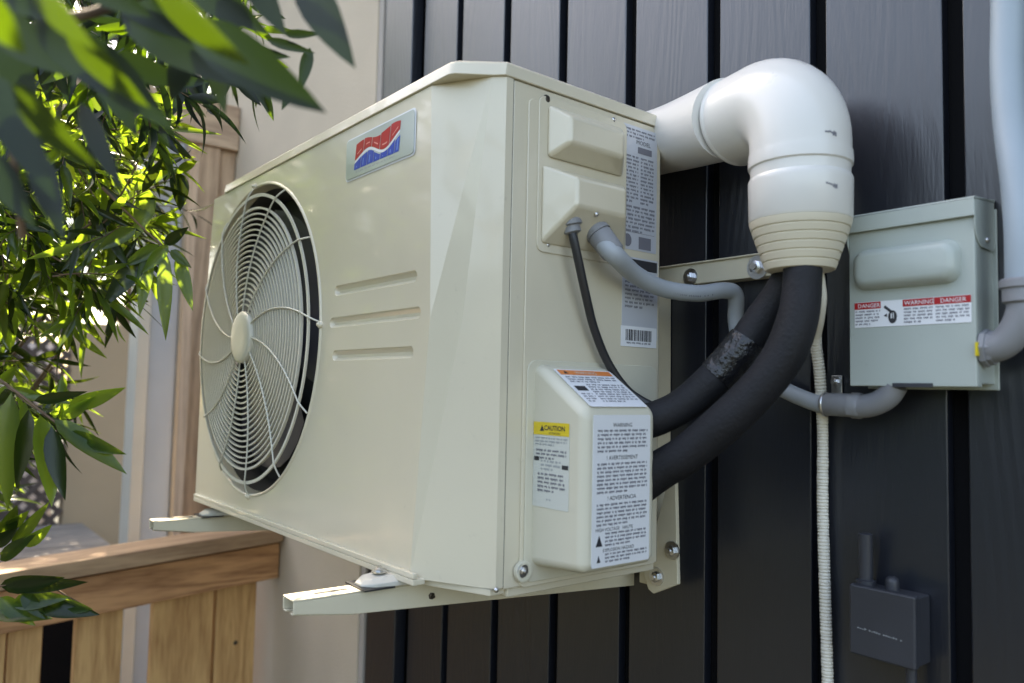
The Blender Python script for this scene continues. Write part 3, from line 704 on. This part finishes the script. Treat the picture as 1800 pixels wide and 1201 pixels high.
prism(bm, [V((BX0-.002, BY-.006, BZ1+.0078)), V((BX0-.002, BY-.004, BZ1+.0105)), V((BX0-.002, -.001, BZ1+.016)), V((BX0-.002, -.001, BZ1+.0128))], (BX1-BX0+.004, 0, 0))
ear = [(BY-.0033, BZ1+.0074), (BY-.0033, BZ1-.026), (BY+.003, BZ1-.040), (BY+.014, BZ1-.048), (-.010, BZ1-.050), (-.004, BZ1-.044), (-.004, BZ1+.012)]
for xx in (BX0-.0018, BX1+.0002): prism(bm, [V((xx, y, z)) for y, z in ear], (.0018, 0, 0))
obj('rain_hood', bm, 'box_paint', db, bevel=.0008)
bm = BM(); screw(bm, V((BX1+.0022, BY+.030, BZ1-.038)), (1, 0, 0), .003); obj('screw', bm, 'zinc', db, ang=50)
zl = Y(1500, 577, BY).z; xl0, xl1 = Y(1503, 560, BY).x, Y(1708, 545, BY).x
zt_ = Y(1503, 533, BY).z; Wl, Hl = xl1-xl0, zt_-zl
d = Decal((xl0, BY-.0005, zl), (1, 0, 0), (0, 0, 1), mats_l); d.sheet(Wl, Hl, 0, .001)
d.rect(0, Hl*.72, Wl*.245, Hl*.985, 4); d.rect(Wl*.44, Hl*.72, Wl*.70, Hl*.985, 4); d.rect(Wl*.705, Hl*.72, Wl, Hl*.985, 4)
for c_, t_ in ((.135, 'DANGER'), (.58, 'WARNING'), (.86, 'DANGER')): d.text(t_, Wl*c_, Hl*.775, Hl*.22, 0, 2, 'CENTER')
d.lines(Wl*.01, Hl*.66, Wl*.23, 5, Hl*.125, 1); d.lines(Wl*.45, Hl*.66, Wl*.69, 5, Hl*.125, 1); d.lines(Wl*.72, Hl*.66, Wl*.98, 5, Hl*.125, 1)
d.poly([(Wl*(.35+.04*math.cos(a*PI/6)), Hl*(.36+.26*math.sin(a*PI/6))) for a in range(12)], 2)
d.poly([(Wl*.27, Hl*.74), (Wl*.285, Hl*.82), (Wl*.345, Hl*.60), (Wl*.33, Hl*.52)], 2); d.poly([(Wl*.27, Hl*.42), (Wl*.30, Hl*.50), (Wl*.30, Hl*.36)], 2)
d.rect(Wl*.335, Hl*.3, Wl*.345, Hl*.5, 0, 2); d.rect(Wl*.355, Hl*.3, Wl*.362, Hl*.52, 0, 2)
d.make('warning_label', dr)
bm = BM(); hz = BZ0-.003; ha = Y(1570, 675, BY).x; hb = Y(1640, 677, BY).x; box(bm, (ha, BY-.0022, hz-.001), (hb, BY-.0003, hz+.004)); obj('hasp', bm, 'utility_paint', db)

# rigid grey conduit at right with elbow into the box side
rc = thing('electrical_conduit', 'grey plastic conduit coming down at right and elbowing into the switch box', 'conduit', Y(1790, 400, -.03))
pr = [Y(1772, -420, -.024), Y(1772, -200, -.024), Y(1772, 0, -.024), Y(1771, 120, -.026), Y(1777, 220, -.032), Y(1789, 310, -.042), Y(1797, 400, -.048), Y(1799, 500, -.048)]
bm = BM(); tube(bm, catmull(pr, 10), .0185, 28); obj('tube', bm, 'pvc_blue_grey', rc, ang=60)
dwn = (pr[-1]-pr[-2]).normalized()
bm = BM(); lathe(bm, pr[-1]-dwn*.006, dwn, [(0, .0225), (.002, .0245), (.010, .0245), (.0115, .0215), (.026, .0215), (.028, .019)], 32); obj('coupling', bm, 'fitting_grey', rc, ang=40)
ye = -.045
pel = [pr[-1]+dwn*.012, pr[-1]+dwn*.028, Y(1790, 572, -.047), Y(1772, 598, -.046), Y(1752, 610, -.045), V((BX1+.002, -.042, Y(1740, 612, -.042).z))]
bm = BM(); tube(bm, catmull(pel, 8), .0175, 28); obj('elbow', bm, 'fitting_grey', rc, ang=60)
bm = BM(); lathe(bm, pel[-1], (1, 0, 0), [(0, .0225), (.006, .0225), (.0065, .0205), (.012, .0205)], 8); obj('locknut', bm, 'fitting_grey', rc, ang=30)
bm = BM(); box(bm, (BX1+.0005, -.0655, pel[-1].z-.010), (BX1+.0035, -.0610, pel[-1].z+.006)); obj('yellow_tab', bm, 'yellow_plastic', rc)

# ================================================================== DARK UTILITY BOX
UY = -.048
ub = thing('utility_box', 'small charcoal painted utility box with conduit stub, low on the siding', 'utility box', (.32, 0, -.08))
tl, trr = Y(1492, 1030, UY), Y(1608, 1045, UY); bl, brr = Y(1494, 1148, UY), Y(1606, 1180, UY)
bm = BM(); x0, x1 = tl.x, trr.x; zt1, zb = (tl.z+trr.z)/2, (bl.z+brr.z)/2
box(bm, (x0+.002, UY+.006, zb+.001), (x1-.002, -.0006, zt1-.004)); obj('case', bm, 'utility_paint', ub, bevel=.002)
bm = BM(); box(bm, (x0, UY, zb), (x1, UY+.013, zt1)); fc_ = obj('cover', bm, 'utility_paint', ub, bevel=.003, seg=3)
bm = BM(); c = Y(1522, 1025, UY+.022); lathe(bm, V((c.x, UY+.022, zt1-.004)), (0, 0, 1), [(0, .0125), (.008, .0125), (.009, .0088), (.068, .0088), (.069, .007)], 20); obj('conduit_stub', bm, 'utility_paint', ub, ang=45)
c = Y(1568, 1020, UY+.022); bm = BM(); lathe(bm, V((c.x, UY+.022, zt1-.004)), (0, 0, 1), [(0, .0085), (.012, .0085), (.016, .0075), (.019, .004)], 16); obj('ground_knob', bm, 'utility_paint', ub, ang=45)
bm = BM(); c = Y(1602, 1190, UY+.02); tube(bm, [V((c.x, UY+.02, zb+.002)), V((c.x, UY+.02, zb-.3))], .0065, 14); obj('wire', bm, 'utility_paint', ub, ang=60)
d = Decal((x0+.012, UY-.0002, zt1-.055), (1, 0, -.05), (0.05, 0, 1), ['ink_soft']); rnd = random.Random(9); u = 0
while u < .058:
    hh = rnd.uniform(.001, .0032); d.rect(u, 0, u+.0009, hh, 0); d.rect(u+.0011, hh*.4, u+.0022, hh*.4+.0007, 0); u += .0031 if rnd.random() > .15 else .006
d.make('faint_lettering', fc_)

# ================================================================== LEFT BACKGROUND: RAILING, GATE POST, COLUMN, LATTICE
RX = -1.62
rl = thing('deck_railing', 'cedar deck railing with flat cap and wide pickets left of the unit', 'railing', (RX, -.6, -.9))
def RP(px, py): return X(px, py, RX)
p_near, p_far = RP(-60, 1012), RP(478, 930)
yN = -1.5; zc = -.168
ra, rb2 = RP(20, 1000), RP(470, 927)
sl_ = (rb2.z-ra.z)/(rb2.y-ra.y)
print('rail', ra, rb2, sl_)
def zr(y): return ra.z+(y-ra.y)*sl_
y0r, y1r = -1.9, -.035
capT = .045
bm = BM()
for (wx, top_, bot, xo) in ((.165, .0, -capT, -.045),):
    hexa(bm, [(RX+xo-wx/2+.02, y0r, zr(y0r)+bot), (RX+xo+wx/2, y0r, zr(y0r)+bot), (RX+xo+wx/2, y1r, zr(y1r)+bot), (RX+xo-wx/2+.02, y1r, zr(y1r)+bot),
              (RX+xo-wx/2+.02, y0r, zr(y0r)+top_), (RX+xo+wx/2, y0r, zr(y0r)+top_), (RX+xo+wx/2, y1r, zr(y1r)+top_), (RX+xo-wx/2+.02, y1r, zr(y1r)+top_)])
obj('cap', bm, 'cap_wood', rl, bevel=.004)
bm = BM(); t_, b_ = -capT-.009, -capT-.118
hexa(bm, [(RX-.03, y0r, zr(y0r)+b_), (RX+.008, y0r, zr(y0r)+b_), (RX+.008, y1r, zr(y1r)+b_), (RX-.03, y1r, zr(y1r)+b_), (RX-.03, y0r, zr(y0r)+t_), (RX+.008, y0r, zr(y0r)+t_), (RX+.008, y1r, zr(y1r)+t_), (RX-.03, y1r, zr(y1r)+t_)])
obj('top_rail', bm, 'cedar_rail', rl, bevel=.003)
for (pa, pb_) in ((-75, 10), (14, 74), (132, 214), (267, 372), (378, 447)):
    ya, yb = X(pa, 1130, RX-.034).y, X(pb_, 1130, RX-.034).y
    bm = BM(); box(bm, (RX-.072, ya, GZ), (RX-.0315, yb, (zr(ya)+zr(yb))/2-capT-.006)); obj('picket', bm, 'cedar_picket', rl, bevel=.003)

bm = BM(); lathe(bm, X(414, 1130, RX-.0313), (1, 0, 0), [(0, .007), (.0008, .0065), (.001, .003)], 14); obj('knot', bm, 'zinc_dark', rl)
gp = thing('gate_post', 'weathered wooden post with a thick cross beam on top, between shrub and tan wall', 'post', (-2.2, -.1, GZ))
GX = -2.15
def GP(px, py): return X(px, py, GX)
yb0, yb1 = -.62, -.033; q0 = GP(402, 262); q1 = GP(388, 180); zb0, zb1 = q0.z, q1.z
print('beam', q0, q1, GP(300, 160), GP(318, 250))
bm = BM(); box(bm, (GX-.05, yb0, zb0), (GX, yb1, zb1)); obj('beam', bm, 'old_wood_beam', gp, bevel=.004)
ypL, ypR = X(347, 300, GX-.02).y, X(403, 300, GX-.02).y
print('post y', ypL, ypR)
bm = BM(); box(bm, (GX-.12, ypL, GZ), (GX-.012, (ypL+ypR)/2+.02, zb0-.002)); obj('post_board', bm, 'old_wood', gp, bevel=.004)
bm = BM(); box(bm, (GX-.12, (ypL+ypR)/2+.022, GZ), (GX-.03, -.033, zb0-.002)); obj('post_board', bm, 'old_wood', gp, bevel=.004)

cw = thing('white_column', 'pale grey white trimmed column standing behind the deck railing', 'column', (-2.7, -.3, GZ))
CXX = -2.6
ya, yb = X(236, 800, CXX).y, X(302, 800, CXX).y
print('col', ya, yb)
bm = BM(); box(bm, (CXX-.12, ya+.035, GZ), (CXX-.004, yb, 1.35)); obj('shaft', bm, 'column_white', cw, bevel=.004)
bm = BM(); box(bm, (CXX-.13, ya-.012, GZ), (CXX+.006, ya+.0345, 1.35)); obj('trim', bm, 'column_trim', cw, bevel=.004)
bm = BM(); box(bm, (CXX-.13, yb+.0005, GZ), (CXX+.006, yb+.040, 1.35)); obj('side_trim', bm, 'panel_trim', cw, bevel=.004)

NX = -3.5
nw = thing('garden_wall', 'plain brown-beige wall panel seen beyond the railing between shrub and column', 'wall', (NX, -.5, GZ))
yl = X(118, 750, NX).y
bm = BM(); box(bm, (NX-.1, yl, GZ), (NX, .6, .55)); obj('panel', bm, 'panel_tan', nw, bevel=.004)
lt = thing('lattice_panel', 'narrow dark diamond lattice in front of white boards, half hidden by the shrub', 'lattice', (NX, yl-.15, GZ))
bm = BM(); ly0 = X(66, 750, NX).y; box(bm, (NX-.3, ly0-.5, GZ), (NX-.26, yl-.005, .45)); obj('white_board', bm, 'white_paint', lt)
bm = BM(); ww = yl-ly0; zz = -.75
while zz < .5:
    bar(bm, V((NX+.004, ly0-.2, zz)), V((NX+.004, yl-.006, zz+ww+.2)), .026, .008, V((1, 0, 0))); bar(bm, V((NX-.006, ly0-.2, zz+ww+.2)), V((NX-.006, yl-.006, zz)), .026, .008, V((1, 0, 0))); zz += .075
obj('slats', bm, 'lattice_dark', lt)
lg = thing('plank_ledge', 'low weathered grey plank ledge at the foot of the lattice', 'ledge', (-3.1, -.9, GZ))
zl_ = X(150, 940, -3.1).z
yr = X(205, 960, -2.72).y
bm = BM()
for i in range(5): box(bm, (-3.42+i*.142, -1.9, zl_-.035), (-3.42+i*.142+.136, yr, zl_+random.uniform(-.003, .003)))
obj('planks', bm, 'grey_wood', lg, bevel=.003)
bm = BM(); box(bm, (-3.4, -1.88, GZ), (-2.76, yr-.05, zl_-.04)); obj('base', bm, 'shade_black', lg)  # black panel painting in the shadow below the planks

# ================================================================== FOLIAGE
def leaf(bm, p, d_, L, W_, nrm, curl=.25, fold=.25, mi=0):
    """one lance-shaped leaf with a folded midrib, bending along its length"""
    d_ = d_.normalized(); nrm = (nrm-d_*nrm.dot(d_)); nrm = nrm.normalized() if nrm.length > 1e-4 else d_.orthogonal().normalized()
    s = d_.cross(nrm); rows = []; n = 7
    for i in range(n+1):
        t = i/n; w_ = W_*math.sin(PI*t**.8)**.85*(1-.25*t)+.0003 if 0 < t < 1 else .0003
        c = p+d_*(L*t)-nrm*(curl*L*t*t)
        rows.append((c+s*w_/2+nrm*w_*fold, c, c-s*w_/2+nrm*w_*fold))
    vs = [[bm.verts.new(q) for q in r] for r in rows]
    for a, b in zip(vs, vs[1:]):
        for k in range(2): bm.faces.new((a[k], a[k+1], b[k+1], b[k])).material_index = mi
def rv(r): return V((r.gauss(0, 1), r.gauss(0, 1), r.gauss(0, 1))).normalized()
def sprig(lb, sb, p, d_, L, n, LL, LW_, r, sr_=.0022, smi=0):
    d_ = d_.normalized(); path = []; q = V(p); dd = d_.copy()
    N_ = 6
    for i in range(N_+1):
        path.append(q.copy()); dd = (dd+rv(r)*.13+V((0, 0, -.05))).normalized(); q = q+dd*(L/N_)
    tube(sb, path, lambda f_, l_: sr_*(1-.6*f_), 6, mi=smi)
    ph = r.uniform(0, 6)
    for i in range(n):
        f_ = .12+.88*(i/(n-1)); k = f_*N_; a = min(int(k), N_-1); c = path[a].lerp(path[a+1], k-a); t_ = (path[a+1]-path[a]).normalized()
        o1 = t_.orthogonal().normalized(); o2 = t_.cross(o1); ang = ph+i*2.4; out = o1*math.cos(ang)+o2*math.sin(ang)
        ld_ = (t_*(.55+.5*f_)+out*(.8-.35*f_)+V((0, 0, -.15))).normalized()
        leaf(lb, c, ld_, LL*r.uniform(.7, 1.15), LW_*r.uniform(.75, 1.2), (t_*1.0+V((0, 0, .5))+rv(r)*.45), r.uniform(-.05, .35), r.uniform(.1, .35))

# near branch hanging in from the upper left, big soft leaves
nb = thing('hanging_branch', 'out-of-focus branch with large dark lance leaves hanging in at the top left', 'branch', atd(60, -200, .62))
lb, sb = BM(), BM(); r = random.Random(11)
NEAR = [  # base px, tip px, width px, depth base, depth tip, turn
 (522, -60, 619, 116, 88, .66, .62, .2), (330, 40, 566, 196, 112, .60, .56, .1), (372, 40, 392, 200, 62, .68, .66, .5),
 (250, -60, 430, 120, 120, .55, .52, .9), (40, -60, 160, 90, 100, .50, .47, .8), (-40, -20, 42, 95, 92, .44, .45, .7),
 (110, 40, 255, 190, 80, .56, .54, .6), (120, 60, 300, 226, 96, .62, .60, .1), (20, 150, 165, 300, 90, .52, .50, .7), (-30, 120, 95, 350, 88, .54, .53, .1),
 (180, -50, 330, 70, 90, .66, .64, .1), (210, 20, 420, 150, 90, .66, .63, .0), (430, -60, 500, 60, 62, .70, .68, .1), (300, -60, 470, 60, 80, .72, .7, .1),
 (60, 20, 190, 170, 80, .60, .58, .2), (-20, 20, 110, 130, 90, .62, .60, .1), (140, 180, 210, 330, 50, .64, .62, .3), (60, 260, 110, 420, 60, .60, .58, .2),
 (-30, 260, 60, 400, 70, .60, .6, .3), (330, 80, 300, 180, 54, .7, .7, .1), (-40, -60, 120, 40, 90, .58, .55, .2), (100, -80, 260, 30, 90, .6, .58, .2), (380, -80, 420, 60, 70, .75, .74, .1),
 (150, 60, 240, 240, 72, .7, .68, .1), (10, 60, 60, 230, 72, .66, .66, .2), (250, 60, 380, 130, 66, .74, .72, .2), (200, 100, 330, 150, 60, .76, .74, .3)]
for bx, by, tx, ty, wpx, d0, d1, tr in NEAR:
    a, b = atd(bx, by, d0), atd(tx, ty, d1); L = (b-a).length; dd = (b-a).normalized(); vw = (CAM-a).normalized()
    s = dd.cross(vw).normalized(); nr = (vw*math.cos(tr*.9)+s*math.sin(tr*.9))
    leaf(lb, a, dd, L, wpx/FPX*d0*.86, nr, .04, .12, 1 if tr > .55 else 0)  # strongly turned leaves take the sunlit colour, the rest the shaded one
pts = [atd(-260, -160, .6), atd(-60, -40, .58), atd(110, 30, .60), atd(250, -10, .64), atd(400, -60, .68), atd(560, -80, .7)]
tube(sb, catmull(pts, 6), .004, 8); obj('twig', sb, 'bark', nb, ang=60); sb = BM(); tube(sb, catmull([atd(-160, -60, .6), atd(-20, 120, .58), atd(20, 260, .6), atd(40, 420, .62)], 6), .003, 8)
for bx, by, tx, ty, wp in ((470, 70, 548, 92, 16), (545, 84, 528, 158, 20), (520, 140, 497, 190, 20), (500, 60, 560, 60, 14), (440, 90, 505, 100, 18)):
    p_, q_ = atd(bx, by, .9), atd(tx, ty, .88); leaf(lb, p_, q_-p_, (q_-p_).length, wp/FPX*.9*1.2, CAM-p_, .1, .2)
obj('twig', sb, 'bark', nb, ang=60); sb = BM()
for i in range(75):   # darker sprays farther back on the same branch
    px, py = r.uniform(-60, 470), r.uniform(-60, 150); p = atd(px, py, r.uniform(1.0, 1.7)); dd = rt*r.uniform(-.3, .8)+V((0, 0, -1))*r.uniform(0, .8)+rv(r)*.5
    if px > 380 and py > 90: continue
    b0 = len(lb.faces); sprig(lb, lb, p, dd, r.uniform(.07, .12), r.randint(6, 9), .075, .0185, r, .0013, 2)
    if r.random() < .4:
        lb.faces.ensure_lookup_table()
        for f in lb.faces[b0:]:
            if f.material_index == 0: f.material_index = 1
for i in range(26):   # leaves above and left of the frame, they shade the ones in view
    a = atd(r.uniform(-500, 500), r.uniform(-700, -80), r.uniform(.5, .95)); leaf(lb, a, (V((.5, 0, -.6))+rv(r)*.7), .12, .032, rv(r), .1, .15)
obj('leaves', lb, ['leaf_shaded', 'leaf_sunlit', 'bark'], nb, ang=80); sb.free()

# garden shrub
sh = thing('garden_shrub', 'bushy shrub of narrow bright green leaves in front of the railing and gate post', 'shrub', (-1.6, -1.4, GZ))
lb, sb = BM(), BM(); r = random.Random(21)
def inreg(px, py):
    if py < 140 or py > 930: return False
    lim = 330 if 300 < py < 470 else (300 if py < 300 else (250 if py < 560 else (150 if py < 760 else 70)))
    return px < lim
cnt = 0
while cnt < 270:
    px, py = r.uniform(-160, 330), r.uniform(150, 900)
    if not inreg(px+r.uniform(25, 85), py): continue
    if py > 520 and r.random() < .5: continue
    dpt = r.uniform(1.25, 2.1); p = atd(px, py, dpt); cnt += 1
    dd = rt*r.uniform(-.2, .9)+V((0, 0, 1))*r.uniform(-.9, .35)+rv(r)*.45
    sprig(lb, sb, p-dd.normalized()*.05, dd, r.uniform(.08, .15), r.randint(7, 11), .085, .0165, r, .0016)
# hand placed features: the long drooping stems and hanging leaves
def spray(pts, dpt, leaves):
    P = [atd(x, y, dpt) for x, y in pts]; tube(sb, catmull(P, 6), lambda f_, l_: .0026*(1-.5*f_), 6)
    for bx, by, tx, ty, wpx in leaves:
        a, b = atd(bx, by, dpt), atd(tx, ty, dpt-.02); vw = (CAM-a).normalized(); dd = (b-a).normalized(); s = dd.cross(vw)
        leaf(lb, a, dd, (b-a).length, wpx/FPX*dpt*1.1, vw+s*r.uniform(-.5, .5), .05, .2)
spray([(-40, 640), (30, 690), (110, 750), (200, 790)], 1.2, [(95, 738, 222, 830, 36), (120, 760, 218, 800, 30), (60, 705, 150, 690, 20), (120, 715, 218, 684, 30), (110, 735, 165, 700, 22), (20, 690, 10, 900, 40), (70, 730, 95, 890, 46), (50, 720, 30, 860, 30), (90, 750, 112, 880, 34)])
spray([(180, 330), (250, 400), (300, 445)], 1.3, [(290, 440, 290, 598, 26), (312, 448, 338, 545, 24), (300, 440, 335, 470, 18), (262, 445, 178, 540, 38), (262, 440, 245, 555, 26), (280, 430, 215, 470, 22), (290, 430, 330, 400, 20), (240, 400, 170, 440, 26), (296, 430, 250, 480, 22)])
spray([(120, 420), (200, 360), (250, 270)], 1.35, [(215, 270, 290, 262, 30), (230, 255, 297, 232, 24), (215, 240, 240, 180, 26), (150, 160, 190, 240, 40), (230, 330, 300, 300, 28), (255, 200, 318, 192, 24), (290, 150, 318, 200, 20), (310, 300, 318, 370, 34), (260, 330, 240, 420, 36), (200, 350, 160, 420, 30)])
spray([(-40, 1040), (60, 1022), (140, 1060)], 1.35, [(10, 1028, 150, 1026, 30), (0, 1030, 110, 1018, 34), (60, 1060, 172, 1080, 36), (20, 1060, 120, 1050, 32), (-20, 1075, 90, 1085, 38), (100, 1060, 160, 1072, 26), (0, 1050, 60, 1100, 30), (40, 1040, 80, 1090, 26)])
spray([(-40, 990), (30, 960), (80, 930)], 1.3, [(20, 960, 85, 885, 22), (40, 960, 90, 925, 24), (0, 950, 30, 890, 30), (0, 985, 60, 940, 26), (10, 930, 50, 900, 22), (-20, 960, 30, 930, 28)])
# main stems down to the ground
for i in range(7):
    g0 = V((-1.5+r.uniform(-.25, .25), -1.55+r.uniform(-.25, .15), GZ)); e = atd(r.uniform(-100, 220), r.uniform(250, 700), r.uniform(1.5, 1.9))
    m_ = g0.lerp(e, .5)+rv(r)*.12+V((-.1, -.25, 0)); tube(sb, catmull([g0, m_, e], 8), lambda f_, l_: .012*(1-.75*f_), 8)
obj('foliage', lb, 'leaf_mid', sh, ang=80); obj('stems', sb, 'bark', sh, ang=60)

# trees beyond the wall
for ti, (tx, ty, tz, rad, lab) in enumerate(((-5.4, .4, 1.9, 1.5, 'dark leafy tree beyond the garden wall, farthest right of the trees'), (-5.6, -2.2, 2.3, 1.7, 'dark leafy tree beyond the shrub at the left edge'), (-4.6, -1.0, 2.6, 1.5, 'dark leafy tree beyond the garden wall, nearest of the trees and between the others'))):
    tr = thing('garden_tree', lab, 'tree', (tx, ty, GZ), 'trees beyond the garden wall'); lb, sb = BM(), BM(); r = random.Random(40+ti)
    tube(sb, catmull([V((tx, ty, GZ)), V((tx+.1, ty-.05, .2)), V((tx, ty, tz))], 6), lambda f_, l_: .11*(1-.6*f_), 12)
    for i in range(9):
        a = V((tx, ty, r.uniform(0, tz))); b = a+rv(r)*rad*.6+V((0, 0, .3)); tube(sb, catmull([a, a.lerp(b, .5)+rv(r)*.1, b], 5), lambda f_, l_: .035*(1-.7*f_), 7)
    clumps = [V((tx, ty, tz))+V((rv(r).x*rad, rv(r).y*rad*1.0, rv(r).z*rad*1.05))*r.uniform(.35, 1) for _ in range(80)]
    for c in clumps:
        for k in range(42):
            p = c+rv(r)*r.uniform(.02, .32); leaf(lb, p, rv(r)+V((0, 0, -.4)), r.uniform(.10, .17), r.uniform(.035, .05), rv(r)+V((0, 0, .8)), .1, .15)
    obj('crown', lb, 'leaf_far', tr, ang=80); obj('trunk', sb, 'bark', tr, ang=60)

# unseen hedge behind the camera, added and shaped for its reflections
hg = thing('reflection_hedge', 'unseen long green hedge behind the camera, added to shape reflections on the house', 'hedge', (0, -6, GZ))
bm = BM(); bmesh.ops.create_grid(bm, x_segments=120, y_segments=30, size=1)
for v in bm.verts:
    x = v.co.x*13-2; hh_ = 4.6+(2.7-4.6)*min(1, max(0, (x+3)/3)); z = (v.co.y+1)*.5*hh_; v.co = V((x, -6+.6*noise.noise(V((x*.9, z*.9, 3)))+.25*noise.noise(V((x*3, z*3, 1))), GZ+z+(.5*noise.noise(V((x*.7, 0, 0)))+.2*noise.noise(V((x*3, 5, 0))))*(z/hh_)))
geo = bmesh.ops.extrude_face_region(bm, geom=list(bm.faces)); 
for g_ in geo['geom']:
    if isinstance(g_, bmesh.types.BMVert): g_.co.y -= 1.2
obj('leaf_mass', bm, 'hedge_green', hg, ang=80)
